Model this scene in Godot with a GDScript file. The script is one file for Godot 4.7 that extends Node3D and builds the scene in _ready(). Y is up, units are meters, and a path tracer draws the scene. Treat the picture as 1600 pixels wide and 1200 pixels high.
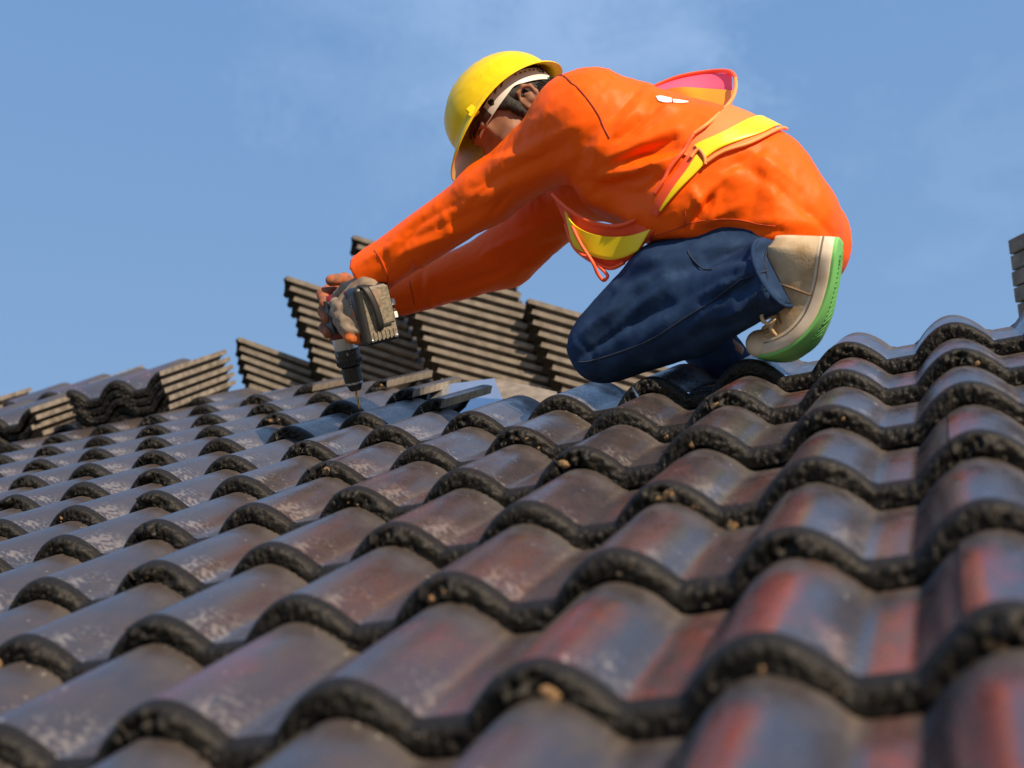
extends Node3D

# ---------------------------------------------------------------- numbers of the place
const PITCH := 0.17          # from barrel to barrel across the roof
const GAUGE := 0.26860     # from course to course up the slope
const CREST := 0.0414        # height of a barrel
const AWAY := Vector3(-0.31474, 0.40958, -0.85626)      # a level-ish horizontal sight over the roof, used to lay creases across the cloth
const ROOF_X := Vector3(1, 0, 0)
const ROOF_UP := Vector3(0.00000, 0.83867, 0.54464)
const ROOF_DOWN := Vector3(0.00000, -0.54464, 0.83867)

var rng := RandomNumberGenerator.new()
var names := {}
var M := {}
var roof_basis := Basis(ROOF_X, ROOF_UP, ROOF_DOWN)

# ---------------------------------------------------------------- scene helpers
func lin(r: float, g: float, b: float) -> Color:
	return Color(r, g, b).linear_to_srgb()

func mat(c: Color, rough := 0.7, metal := 0.0, spec := 0.5) -> StandardMaterial3D:
	var m := StandardMaterial3D.new()
	m.albedo_color = c
	m.roughness = rough
	m.metallic = metal
	m.metallic_specular = spec
	return m

func noise(freq: float, octaves := 3, kind := FastNoiseLite.TYPE_SIMPLEX_SMOOTH, sd := 1) -> FastNoiseLite:
	var n := FastNoiseLite.new()
	n.noise_type = kind
	n.frequency = freq
	n.seed = sd
	n.fractal_octaves = octaves
	return n

func ramp(stops: Array, colors: Array) -> Gradient:
	var g := Gradient.new()
	g.offsets = PackedFloat32Array(stops)
	g.colors = PackedColorArray(colors)
	return g

func noise_tex(n: FastNoiseLite, size := 512, grad: Gradient = null) -> NoiseTexture2D:
	var t := NoiseTexture2D.new()
	t.width = size
	t.height = size
	t.seamless = true
	t.noise = n
	if grad:
		t.color_ramp = grad
	return t

func numbered(called: String) -> String:
	if not names.has(called):
		names[called] = 0
		return called
	names[called] += 1
	return "%s_%03d" % [called, names[called]]

func thing(called: String, label: String, category: String, at := Vector3.ZERO, basis := Basis(), group := "") -> Node3D:
	var o := Node3D.new()
	o.name = numbered(called)
	add_child(o)
	o.transform = Transform3D(basis, at)
	tag(o, label, category, group)
	return o

func tag(o: Node3D, label: String, category: String, group := "") -> void:
	o.set_meta("label", label)
	o.set_meta("category", category)
	if group:
		o.set_meta("group", group)

func part(called: String, m: Mesh, material: Material, parent: Node3D, xf := Transform3D()) -> MeshInstance3D:
	var o := MeshInstance3D.new()
	o.name = called
	o.mesh = m
	if material:
		o.material_override = material
	parent.add_child(o, true)
	o.transform = xf
	return o

func structure(o: Node3D) -> Node3D:
	o.set_meta("kind", "structure")
	return o

# ---------------------------------------------------------------- mesh helpers
func make_mesh(v: PackedVector3Array, idx: PackedInt32Array, col := PackedColorArray(), uv := PackedVector2Array(), into: ArrayMesh = null) -> ArrayMesh:
	var nrm := PackedVector3Array()
	nrm.resize(v.size())
	for k in range(0, idx.size(), 3):
		var a := idx[k]
		var b := idx[k + 1]
		var c := idx[k + 2]
		var n := (v[c] - v[a]).cross(v[b] - v[a])
		nrm[a] += n
		nrm[b] += n
		nrm[c] += n
	for k in v.size():
		nrm[k] = nrm[k].normalized()
	var arr := []
	arr.resize(Mesh.ARRAY_MAX)
	arr[Mesh.ARRAY_VERTEX] = v
	arr[Mesh.ARRAY_NORMAL] = nrm
	arr[Mesh.ARRAY_INDEX] = idx
	if col.size():
		arr[Mesh.ARRAY_COLOR] = col
	if uv.size():
		arr[Mesh.ARRAY_TEX_UV] = uv
	var m := into if into else ArrayMesh.new()
	m.add_surface_from_arrays(Mesh.PRIMITIVE_TRIANGLES, arr)
	return m

# a grid of points, rows x cols, as a sheet; flip turns its face
func sheet(rows: Array, flip := false, uv_rows: Array = [], into: ArrayMesh = null) -> ArrayMesh:
	var v := PackedVector3Array()
	var uv := PackedVector2Array()
	var idx := PackedInt32Array()
	var nc: int = rows[0].size()
	for r in rows:
		v.append_array(r)
	for r in uv_rows:
		uv.append_array(r)
	for r in rows.size() - 1:
		for c in nc - 1:
			var a := r * nc + c
			if flip:
				idx.append_array([a, a + nc, a + 1, a + 1, a + nc, a + nc + 1])
			else:
				idx.append_array([a, a + 1, a + nc, a + 1, a + nc + 1, a + nc])
	return make_mesh(v, idx, PackedColorArray(), uv, into)

func spline(pts: Array, n: int) -> PackedVector3Array:
	var out := PackedVector3Array()
	var last := pts.size() - 1
	for k in n + 1:
		var f := float(k) / n * last
		var i := mini(int(f), last - 1)
		var t := f - i
		var p0: Vector3 = pts[maxi(i - 1, 0)]
		var p1: Vector3 = pts[i]
		var p2: Vector3 = pts[i + 1]
		var p3: Vector3 = pts[mini(i + 2, last)]
		out.append(p1.cubic_interpolate(p2, p0, p3, t))
	return out

# a strip of cloth with thickness between two edges, laid on a body when one is given
func ribbon(edge_a: Array, edge_b: Array, n: int, across: int, thick: float, on: Field = null, off := 0.006, cloth := {}) -> ArrayMesh:
	var a := spline(edge_a, n)
	var b := spline(edge_b, n)
	var top := []
	for k in n + 1:
		var row := PackedVector3Array()
		for c in across + 1:
			var p: Vector3 = a[k].lerp(b[k], float(c) / across)
			if on:
				p = on.settle(p, off)
			if cloth.size():
				p = cling(p, cloth, off)
			row.append(p)
		top.append(row)
	var under := []
	for k in n + 1:
		var row := PackedVector3Array()
		for c in across + 1:
			var du: Vector3 = top[k][mini(c + 1, across)] - top[k][maxi(c - 1, 0)]
			var dv: Vector3 = top[mini(k + 1, n)][c] - top[maxi(k - 1, 0)][c]
			var nn := du.cross(dv).normalized()
			if on:
				var g := on.grad(top[k][c])
				if g.dot(nn) < 0.0:
					nn = -nn
			row.append(top[k][c] - nn * thick)
		under.append(row)
	# closed shell: top, side, under, side
	var loop := []
	for k in n + 1:
		var row := PackedVector3Array()
		row.append_array(top[k])
		var r: PackedVector3Array = under[k].duplicate()
		r.reverse()
		row.append_array(r)
		row.append(top[k][0])
		loop.append(row)
	return sheet(loop)

func tube(pts: PackedVector3Array, radius: float, sides := 8, end_radius := -1.0) -> ArrayMesh:
	var v := PackedVector3Array()
	var idx := PackedInt32Array()
	var up := Vector3.UP
	var n := pts.size()
	for k in n:
		var d := (pts[mini(k + 1, n - 1)] - pts[maxi(k - 1, 0)]).normalized()
		if absf(d.dot(up)) > 0.95:
			up = Vector3.RIGHT
		var s := d.cross(up).normalized()
		up = s.cross(d).normalized()
		var r := radius if end_radius < 0.0 else lerpf(radius, end_radius, float(k) / (n - 1))
		for c in sides:
			var an := TAU * c / sides
			v.append(pts[k] + (s * cos(an) + up * sin(an)) * r)
	for k in n - 1:
		for c in sides:
			var a := k * sides + c
			var b := k * sides + (c + 1) % sides
			idx.append_array([a, a + sides, b, b, a + sides, b + sides])
	for e in [0, n - 1]:
		var mid := v.size()
		v.append(pts[e])
		for c in sides:
			var a: int = e * sides + c
			var b: int = e * sides + (c + 1) % sides
			idx.append_array([mid, a, b] if e == 0 else [mid, b, a])
	return make_mesh(v, idx)

# radius profile turned about y: pairs of (radius, height)
func lathe(prof: Array, sides := 32, flute := 0.0, flutes := 12) -> ArrayMesh:
	var rows := []
	for p in prof:
		var row := PackedVector3Array()
		for c in sides + 1:
			var an := TAU * c / sides
			var r: float = p.x
			if flute > 0.0 and p.x > 0.004:
				r -= flute * pow(maxf(0.0, cos(an * flutes)), 4.0)
			row.append(Vector3(cos(an) * r, p.y, sin(an) * r))
		rows.append(row)
	return sheet(rows, true)

# a box with rounded edges, size s, at c
func round_box(s: Vector3, r: float, c := Vector3.ZERO, seg := 3) -> ArrayMesh:
	var m := BoxMesh.new()
	m.size = Vector3.ONE * 2.0
	m.subdivide_width = seg * 2 + 1
	m.subdivide_height = seg * 2 + 1
	m.subdivide_depth = seg * 2 + 1
	var arr := m.get_mesh_arrays()
	var v: PackedVector3Array = arr[Mesh.ARRAY_VERTEX]
	var nn := PackedVector3Array()
	nn.resize(v.size())
	var h := s / 2.0
	for k in v.size():
		var p := v[k]
		# squeeze the grid lines into the rounded rim
		var q := Vector3.ZERO
		for ax in 3:
			var inner: float = h[ax] - r
			var t: float = p[ax]
			var band := 1.0 - 1.0 / float(seg + 1) * seg * 0.999
			q[ax] = signf(t) * (inner * minf(absf(t) / band, 1.0) + r * clampf((absf(t) - band) / (1.0 - band), 0.0, 1.0))
		var core := Vector3(clampf(q.x, -h.x + r, h.x - r), clampf(q.y, -h.y + r, h.y - r), clampf(q.z, -h.z + r, h.z - r))
		var d := q - core
		var n: Vector3 = d.normalized() if d.length() > 1e-7 else arr[Mesh.ARRAY_NORMAL][k]
		nn[k] = n
		v[k] = c + core + n * r
	arr[Mesh.ARRAY_VERTEX] = v
	arr[Mesh.ARRAY_NORMAL] = nn
	arr[Mesh.ARRAY_TANGENT] = null
	var out := ArrayMesh.new()
	out.add_surface_from_arrays(Mesh.PRIMITIVE_TRIANGLES, arr)
	return out

func joined(meshes: Array) -> ArrayMesh:
	var st := SurfaceTool.new()
	st.begin(Mesh.PRIMITIVE_TRIANGLES)
	for m in meshes:
		for s in m.get_surface_count():
			st.append_from(m, s, Transform3D())
	return st.commit()

# ---------------------------------------------------------------- soft bodies: a field of tapered capsules, meshed as surface nets
class Field:
	var a := PackedVector3Array()
	var ba := PackedVector3Array()
	var inv := PackedFloat32Array()
	var ra := PackedFloat32Array()
	var rb := PackedFloat32Array()
	var cut := {}              # bone -> Plane that ends it
	var ell := []              # ellipsoids: [centre, Basis whose columns are axis / radius, least radius]
	var dig := []              # spheres taken away: [centre, radius, softness]
	var planes: Array[Plane] = []
	var guard := []            # a plane in planes cuts only beyond the plane at the same place here
	var k := 0.02

	func bone(p: Vector3, q: Vector3, r1: float, r2: float, end_cut := 0.0) -> void:
		a.append(p)
		ba.append(q - p)
		inv.append(1.0 / maxf((q - p).length_squared(), 1e-9))
		ra.append(r1)
		rb.append(r2)
		if end_cut > 0.0:
			var n := (q - p).normalized()
			cut[a.size() - 1] = Plane(n, n.dot(q) + end_cut - 1.0)

	func chain(pts: Array, radii: Array) -> void:
		for i in pts.size() - 1:
			bone(pts[i], pts[i + 1], radii[i], radii[i + 1])

	func ellipsoid(c: Vector3, f: Vector3, u: Vector3, l: Vector3) -> void:
		var least := minf(f.length(), minf(u.length(), l.length()))
		var m := Basis(f / f.length_squared(), u / u.length_squared(), l / l.length_squared()).transposed()
		ell.append([c, m, least])

	func near(c: Vector3, reach: float) -> PackedInt32Array:
		var out := PackedInt32Array()
		for i in a.size():
			var pa := c - a[i]
			var h := clampf(pa.dot(ba[i]) * inv[i], 0.0, 1.0)
			if (pa - ba[i] * h).length() - maxf(ra[i], rb[i]) < reach:
				out.append(i)
		return out

	func value(p: Vector3, ids: PackedInt32Array) -> float:
		var d := 1.0
		for i in ids:
			var pa := p - a[i]
			var h := clampf(pa.dot(ba[i]) * inv[i], 0.0, 1.0)
			var e := (pa - ba[i] * h).length() - ra[i] - (rb[i] - ra[i]) * h
			if cut.has(i):
				e = maxf(e, cut[i].distance_to(p) )
			var s := maxf(k - absf(d - e), 0.0)
			d = minf(d, e) - s * s * 0.25 / k
		for q in ell:
			var e: float = ((q[1] * (p - q[0])).length() - 1.0) * q[2]
			var s := maxf(k - absf(d - e), 0.0)
			d = minf(d, e) - s * s * 0.25 / k
		for q in dig:
			var e: float = q[1] - p.distance_to(q[0])
			var s := maxf(q[2] - absf(d - e), 0.0)
			d = maxf(d, e) + s * s * 0.25 / q[2]
		for i in planes.size():
			d = maxf(d, minf(planes[i].distance_to(p), guard[i].distance_to(p)) if i < guard.size() else planes[i].distance_to(p))
		return d

	func all() -> PackedInt32Array:
		return PackedInt32Array(range(a.size()))

	func grad(p: Vector3) -> Vector3:
		var ids := near(p, 0.3)
		var e := 0.004
		var d := value(p, ids)
		return Vector3(value(p + Vector3(e, 0, 0), ids) - d, value(p + Vector3(0, e, 0), ids) - d, value(p + Vector3(0, 0, e), ids) - d).normalized()

	func settle(p: Vector3, off: float) -> Vector3:
		var ids := near(p, 0.3)
		for it in 6:
			var d := value(p, ids) - off
			if absf(d) < 0.0008:
				break
			p -= grad(p) * d * 0.9
		return p

	func bounds() -> AABB:
		var box := AABB(a[0] if a.size() else ell[0][0], Vector3.ZERO)
		for i in a.size():
			for s in [Vector3.ONE, -Vector3.ONE]:
				box = box.expand(a[i] + s * ra[i]).expand(a[i] + ba[i] + s * rb[i])
		for q in ell:
			var big := 0.16
			box = box.expand(q[0] + Vector3.ONE * big).expand(q[0] - Vector3.ONE * big)
		return box

	# {v, idx}
	func mesh(cell: float) -> Dictionary:
		var box := bounds().grow(cell * 3.0 + k)
		var nb := 6
		var bx := int(box.size.x / cell / nb) + 1
		var by := int(box.size.y / cell / nb) + 1
		var bz := int(box.size.z / cell / nb) + 1
		var nx := bx * nb
		var ny := by * nb
		var nz := bz * nb
		var val := PackedFloat32Array()
		val.resize(nx * ny * nz)
		val.fill(1.0)
		var active := []
		var hd := cell * nb * 0.5 * 1.7321
		for z in bz:
			for y in by:
				for x in bx:
					var c := box.position + Vector3(x + 0.5, y + 0.5, z + 0.5) * (cell * nb)
					var ids := near(c, hd + k)
					if ids.is_empty() and ell.is_empty():
						continue
					var d := value(c, ids)
					if absf(d) > hd * 1.15 + k + cell:
						if d < 0.0:
							for k2 in nb:
								for j2 in nb:
									for i2 in nb:
										val[(x * nb + i2) + nx * ((y * nb + j2) + ny * (z * nb + k2))] = -1.0
						continue
					active.append(Vector3i(x, y, z))
					for k2 in nb:
						for j2 in nb:
							var at := (x * nb) + nx * ((y * nb + j2) + ny * (z * nb + k2))
							var p := box.position + Vector3(x * nb, y * nb + j2, z * nb + k2) * cell
							for i2 in nb:
								val[at + i2] = value(p, ids)
								p.x += cell
		var v := PackedVector3Array()
		var idx := PackedInt32Array()
		var vid := PackedInt32Array()
		vid.resize(nx * ny * nz)
		vid.fill(-1)
		var sy := nx
		var sz := nx * ny
		var offs := [0, 1, sy, sy + 1, sz, sz + 1, sz + sy, sz + sy + 1]
		var edges := [[0, 1], [2, 3], [4, 5], [6, 7], [0, 2], [1, 3], [4, 6], [5, 7], [0, 4], [1, 5], [2, 6], [3, 7]]
		var corner := []
		for i in 8:
			corner.append(Vector3(i & 1, (i >> 1) & 1, (i >> 2) & 1))
		var cells := PackedInt32Array()
		for blk in active:
			for k2 in nb:
				var z: int = blk.z * nb + k2
				if z >= nz - 1:
					continue
				for j2 in nb:
					var y: int = blk.y * nb + j2
					if y >= ny - 1:
						continue
					for i2 in nb:
						var x: int = blk.x * nb + i2
						if x >= nx - 1:
							continue
						var o := x + sy * y + sz * z
						var neg := 0
						for q in offs:
							if val[o + q] < 0.0:
								neg += 1
						if neg == 0 or neg == 8:
							continue
						var sum := Vector3.ZERO
						var n := 0
						for e in edges:
							var va := val[o + offs[e[0]]]
							var vb := val[o + offs[e[1]]]
							if (va < 0.0) != (vb < 0.0):
								var t := va / (va - vb)
								sum += corner[e[0]].lerp(corner[e[1]], t)
								n += 1
						vid[o] = v.size()
						v.append(box.position + (Vector3(x, y, z) + sum / n) * cell)
						cells.append(o)
		for o in cells:
			var s0 := val[o] < 0.0
			for ax in 3:
				var st: int = [1, sy, sz][ax]
				if (val[o + st] < 0.0) == s0:
					continue
				var u: int = [sy, sz, 1][ax]
				var w: int = [sz, 1, sy][ax]
				if o - u - w < 0:
					continue
				var q0 := vid[o]
				var q1 := vid[o - u]
				var q2 := vid[o - u - w]
				var q3 := vid[o - w]
				if q1 < 0 or q2 < 0 or q3 < 0:
					continue
				if s0:
					idx.append_array([q0, q2, q1, q0, q3, q2])
				else:
					idx.append_array([q0, q1, q2, q0, q2, q3])
		return {"v": v, "idx": idx}

func normals_of(d: Dictionary) -> PackedVector3Array:
	var v: PackedVector3Array = d.v
	var idx: PackedInt32Array = d.idx
	var nrm := PackedVector3Array()
	nrm.resize(v.size())
	for k in range(0, idx.size(), 3):
		var n := (v[idx[k + 2]] - v[idx[k]]).cross(v[idx[k + 1]] - v[idx[k]])
		nrm[idx[k]] += n
		nrm[idx[k + 1]] += n
		nrm[idx[k + 2]] += n
	for k in v.size():
		nrm[k] = nrm[k].normalized()
	return nrm

# folds in cloth: each is [from, to, half width, height]; plus a little overall unevenness
func fold(d: Dictionary, creases: Array, broad: float, fine: float, axis := Vector3.ZERO, pull := 0.0, reach := 0.2) -> void:
	var nrm := normals_of(d)
	var n1 := noise(5.0, 2, FastNoiseLite.TYPE_SIMPLEX_SMOOTH, 5)
	var n2 := noise(26.0, 3, FastNoiseLite.TYPE_SIMPLEX_SMOOTH, 9)
	n2.fractal_type = FastNoiseLite.FRACTAL_RIDGED
	var n3 := noise(10.5, 2, FastNoiseLite.TYPE_SIMPLEX_SMOOTH, 12)
	n3.fractal_type = FastNoiseLite.FRACTAL_RIDGED
	var pre := []
	for c in creases:
		var e: Vector3 = c[1] - c[0]
		var ed := e.dot(AWAY)
		var ef := e - AWAY * ed
		pre.append([c[0], ef, 1.0 / maxf(ef.length_squared(), 1e-9), c[2] * 0.8, c[3], ed])
	var v: PackedVector3Array = d.v
	for i in v.size():
		var p := v[i]
		var n := nrm[i]
		var h := broad * n1.get_noise_3dv(p) + fine * n2.get_noise_3dv(p)
		if pull > 0.0:
			var q3 := p - axis * (p.dot(axis) * 0.88)
			q3 += Vector3(n1.get_noise_3dv(p * 2.0), 0, n1.get_noise_3dv(p * 2.0 + Vector3.ONE * 9.0)) * 0.02
			h += pull * lerpf(1.0, 0.06, smoothstep(0.0, 0.09, (p - Vector3(0.19465, 0.43547, 0.10156)).dot(Vector3(-0.93266, 0.03411, 0.35913)))) * smoothstep(0.14, 0.42, p.distance_to(Vector3(0.47765, 0.31930, 0.05875))) * (n3.get_noise_3dv(q3) - 0.1) * (0.55 + 0.9 * n1.get_noise_3dv(p * 1.6 + Vector3.ONE * 3.0))
		var facing := smoothstep(-0.35, 0.15, -n.dot(AWAY))
		if facing > 0.0:
			for c in pre:
				var q: Vector3 = p - c[0]
				var qd := q.dot(AWAY)
				q -= AWAY * qd
				var t0: float = q.dot(c[1]) * c[2]
				if t0 < -0.25 or t0 > 1.25:
					continue
				var t := clampf(t0, 0.0, 1.0)
				var l: float = (q - c[1] * t).length()
				if l > c[3] * 2.6 or absf(qd - c[5] * t) > reach:
					continue
				var x: float = l / c[3]
				h += c[4] * 1.15 * exp(-pow(x, 1.6)) * facing * (0.45 + 0.55 * sin(PI * clampf(t0 * 0.84 + 0.08, 0.0, 1.0)))
		v[i] = p + n * h
	d.v = v

# the folded cloth as cells of points, and the nearest place on it
func surface_of(d: Dictionary) -> Dictionary:
	var cells := {}
	var v: PackedVector3Array = d.v
	for i in v.size():
		var key := Vector3i((v[i] / 0.02).floor())
		if not cells.has(key):
			cells[key] = PackedInt32Array()
		cells[key].append(i)
	return {"v": v, "n": normals_of(d), "cells": cells}

func cling(p: Vector3, cloth: Dictionary, off: float) -> Vector3:
	var v: PackedVector3Array = cloth.v
	var nrm: PackedVector3Array = cloth.n
	var home := Vector3i((p / 0.02).floor())
	var sum := Vector3.ZERO
	var nn := Vector3.ZERO
	var weight := 0.0
	for x in [-1, 0, 1]:
		for y in [-1, 0, 1]:
			for z in [-1, 0, 1]:
				var key := home + Vector3i(x, y, z)
				if cloth.cells.has(key):
					for i in cloth.cells[key]:
						var w := exp(-v[i].distance_squared_to(p) / 0.00006)
						sum += v[i] * w
						nn += nrm[i] * w
						weight += w
	if weight < 1e-9:
		return p
	var n := nn.normalized()
	return p + n * ((sum / weight - p).dot(n) + off)

func soften(d: Dictionary, times: int, amount := 0.5) -> void:
	var v: PackedVector3Array = d.v
	var idx: PackedInt32Array = d.idx
	for it in times:
		var sum := PackedVector3Array()
		sum.resize(v.size())
		var cnt := PackedInt32Array()
		cnt.resize(v.size())
		for k in range(0, idx.size(), 3):
			var a := idx[k]
			var b := idx[k + 1]
			var c := idx[k + 2]
			sum[a] += v[b] + v[c]
			sum[b] += v[c] + v[a]
			sum[c] += v[a] + v[b]
			cnt[a] += 2
			cnt[b] += 2
			cnt[c] += 2
		for k in v.size():
			if cnt[k]:
				v[k] = v[k].lerp(sum[k] / cnt[k], amount)
	d.v = v

func skin(d: Dictionary, color = null) -> ArrayMesh:
	var col := PackedColorArray()
	if color != null:
		var nrm := normals_of(d)
		for i in d.v.size():
			col.append(color.call(d.v[i], nrm[i]))
	return make_mesh(d.v, d.idx, col)

# ---------------------------------------------------------------- the build
func _ready() -> void:
	rng.seed = 7
	build_view()
	build_materials()
	build_roof()
	build_stacks()
	build_person()
	build_drill()

func build_view() -> void:
	var cam := Camera3D.new()
	cam.name = "camera"
	cam.transform = Transform3D(Basis(Vector3(0.93266, -0.03411, -0.35913), Vector3(0.17630, 0.91164, 0.37126), Vector3(0.31474, -0.40958, 0.85626)), Vector3(0.68054, -0.90732, 2.08354))
	cam.near = 0.05
	cam.far = 2000.0
	var lens := CameraAttributesPhysical.new()
	lens.frustum_focal_length = 41.721
	lens.frustum_focus_distance = 2.5
	lens.exposure_aperture = 3.4
	cam.attributes = lens
	add_child(cam)
	cam.fov = 32.0903
	cam.current = true

	var sky_mat := ProceduralSkyMaterial.new()
	sky_mat.sky_top_color = Color(0.43, 0.60, 0.81)
	sky_mat.sky_horizon_color = Color(0.66, 0.78, 0.905)
	sky_mat.sky_curve = 0.28
	sky_mat.ground_bottom_color = Color(0.30, 0.27, 0.23)
	sky_mat.ground_horizon_color = Color(0.55, 0.60, 0.64)
	sky_mat.sun_angle_max = 20.0
	sky_mat.sky_energy_multiplier = 0.85
	sky_mat.ground_energy_multiplier = 0.8
	var wisps := noise(0.004, 4, FastNoiseLite.TYPE_SIMPLEX_SMOOTH, 21)
	wisps.domain_warp_enabled = true
	wisps.domain_warp_amplitude = 60.0
	sky_mat.sky_cover = noise_tex(wisps, 1024, ramp([0.0, 0.40, 0.75, 1.0], [Color(0.9, 0.92, 0.95, 0), Color(0.9, 0.92, 0.95, 0), Color(0.9, 0.92, 0.95, 0.15), Color(0.9, 0.92, 0.95, 0.30)]))
	var sky := Sky.new()
	sky.sky_material = sky_mat
	var env := Environment.new()
	env.background_mode = Environment.BG_SKY
	env.sky = sky
	env.tonemap_mode = Environment.TONE_MAPPER_LINEAR
	env.tonemap_exposure = 1.4
	env.sdfgi_enabled = true
	env.ssao_enabled = true
	env.ssil_enabled = true
	var world := WorldEnvironment.new()
	world.name = "world"
	world.environment = env
	add_child(world)

	var sun := DirectionalLight3D.new()
	sun.name = "sun"
	sun.light_energy = 1.6
	sun.light_color = Color(1.0, 0.90, 0.76)
	sun.light_angular_distance = 0.5
	sun.shadow_enabled = true
	add_child(sun)
	var to_sun := Vector3(0.68777, 0.44856, 0.57076)
	sun.look_at_from_position(to_sun * 20.0, Vector3.ZERO)

func build_materials() -> void:
	# glazed tile faces: dark glaze with worn patches that show the red clay colour, dust towards the laps
	var n1 := noise(0.014, 3, FastNoiseLite.TYPE_SIMPLEX_SMOOTH, 31)
	var n2 := noise(0.06, 3, FastNoiseLite.TYPE_SIMPLEX_SMOOTH, 32)
	var n3 := noise(0.30, 2, FastNoiseLite.TYPE_SIMPLEX_SMOOTH, 33)
	var faces := []
	var size := 192
	for k in 9:
		var im := Image.create_empty(size, size, false, Image.FORMAT_RGB8)
		var redness: float = [0.0, 0.12, 0.3, 0.42, 0.55, 0.68, 0.85, 0.98, 1.1][k]
		for y in size:
			var v := float(y) / size
			for x in size:
				var u := fposmod(float(x) / size * 2.0 + 0.35, 1.0)      # 0.5 is the crest
				var a := n1.get_noise_3d(x * 1.3, y * 0.45, k * 97.0)
				var b := n2.get_noise_3d(x * 1.3, y * 0.35, k * 57.0)
				var c := n3.get_noise_3d(x, y * 0.5, k * 31.0)
				var col := Vector3(0.050, 0.041, 0.040).lerp(Vector3(0.031, 0.031, 0.040), clampf(0.5 + b * 0.8, 0, 1))
				var patch := exp(-pow((u - 0.43) / 0.15, 2.0)) * smoothstep(0.22, 0.45, v) + exp(-pow((u - 0.01) / 0.11, 2.0)) * 0.7 + exp(-pow((u - 1.01) / 0.11, 2.0)) * 0.7
				var red := clampf((patch * 0.75 + a * 0.85 + b * 0.45 + redness * 0.62 - 0.60) * 1.5, 0.0, 1.0) * minf(redness * 1.25, 0.9)
				col = col.lerp(Vector3(0.200, 0.038, 0.026), red * (0.72 + 0.28 * c))
				var brown := clampf(0.16 - redness * 0.1 + a * 0.8, 0.0, 0.5)
				col = col.lerp(Vector3(0.060, 0.044, 0.036), brown)
				var dark := clampf((0.42 - v) * 3.0 + b * 0.6, 0.0, 1.0)
				col = col.lerp(Vector3(0.048, 0.038, 0.031), dark * 0.8)
				var dust := 0.0
				var crease := exp(-pow((fposmod(u - 0.845 + 0.5, 1.0) - 0.5) / 0.022, 2.0)) * clampf(0.5 + a + c * 0.5, 0, 1)
				dust = maxf(dust, crease * 0.75)
				col = col.lerp(Vector3(0.105, 0.088, 0.072), dust * 0.8)
				var scuff := exp(-pow((u - 0.79) / 0.10, 2.0)) * smoothstep(0.62, 0.95, v) * clampf(c * 1.3 + b * 1.0 + a * 1.0 - 0.05, 0.0, 1.0)
				col = col.lerp(Vector3(0.36, 0.33, 0.31), clampf(scuff, 0.0, 0.3))
				if c * 0.8 + b * 0.7 > 0.80 - 0.22 * smoothstep(0.8, 0.97, v):
					col = col.lerp(Vector3(0.36, 0.34, 0.32), 0.55)
				im.set_pixel(x, y, Color(col.x, col.y, col.z).linear_to_srgb())
		var m := mat(Color.WHITE, 1.0)
		m.albedo_texture = ImageTexture.create_from_image(im)
		faces.append(m)
	var rim := Image.create_empty(size, size, false, Image.FORMAT_RGB8)
	for y in size:
		for x in size:
			var v := float(y) / size
			var b := n2.get_noise_3d(x * 1.0, y * 0.4, 400.0)
			var c := n3.get_noise_3d(x, y * 0.4, 77.0)
			var r := 0.28 + 0.09 * b + 0.09 * c + 0.34 * clampf((0.40 - v) * 3.4 + b * 0.6, 0.0, 1.0)
			rim.set_pixel(x, y, Color(r, r, r))
	var rough := ImageTexture.create_from_image(rim)
	for m in faces:
		m.roughness_texture = rough
		m.metallic_specular = 0.85
	M.faces = faces
	# the black painted front edge, gritty
	var nose := mat(Color.WHITE, 0.62)
	nose.metallic_specular = 0.4
	var grit := noise(0.07, 3, FastNoiseLite.TYPE_SIMPLEX_SMOOTH, 41)
	nose.albedo_texture = noise_tex(grit, 512, ramp([0.0, 0.74, 0.84, 0.93, 1.0], [lin(.006, .0055, .005), lin(.009, .008, .0075), lin(.018, .015, .013), lin(.15, .11, .07), lin(.30, .22, .14)]))
	nose.uv1_triplanar = true
	nose.uv1_world_triplanar = true
	nose.uv1_scale = Vector3.ONE * 3.1
	var bump := noise(0.06, 4, FastNoiseLite.TYPE_SIMPLEX_SMOOTH, 42)
	nose.heightmap_enabled = true
	nose.heightmap_texture = noise_tex(bump, 512)
	nose.heightmap_scale = 0.3
	M.nose = nose
	# raw broken or cut side of a tile
	var raw := mat(Color.WHITE, 0.9)
	raw.albedo_texture = noise_tex(noise(0.03, 4, FastNoiseLite.TYPE_SIMPLEX_SMOOTH, 43), 256, ramp([0.0, 0.5, 1.0], [lin(.12, .10, .08), lin(.24, .20, .16), lin(.38, .33, .27)]))
	raw.uv1_triplanar = true
	raw.uv1_world_triplanar = true
	raw.uv1_scale = Vector3.ONE * 4.0
	M.raw = raw
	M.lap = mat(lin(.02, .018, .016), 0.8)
	var dull := mat(Color.WHITE, 0.85)
	dull.albedo_texture = noise_tex(noise(0.03, 4, FastNoiseLite.TYPE_SIMPLEX_SMOOTH, 44), 256, ramp([0.0, 0.5, 1.0], [lin(.10, .085, .07), lin(.19, .165, .14), lin(.29, .255, .22)]))
	dull.uv1_triplanar = true
	dull.uv1_world_triplanar = true
	dull.uv1_scale = Vector3.ONE * 3.0
	M.dull = dull
	M.chip = mat(lin(.25, .155, .08), 0.95)
	M.timber = mat(lin(.20, .14, .09), 0.9)
	var foil := mat(lin(.55, .60, .68), 0.32, 0.85)
	foil.heightmap_enabled = true
	foil.heightmap_texture = noise_tex(noise(0.012, 3, FastNoiseLite.TYPE_SIMPLEX_SMOOTH, 45), 256)
	foil.heightmap_scale = 1.2
	foil.uv1_triplanar = true
	foil.uv1_scale = Vector3.ONE * 2.0
	M.foil = foil

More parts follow.
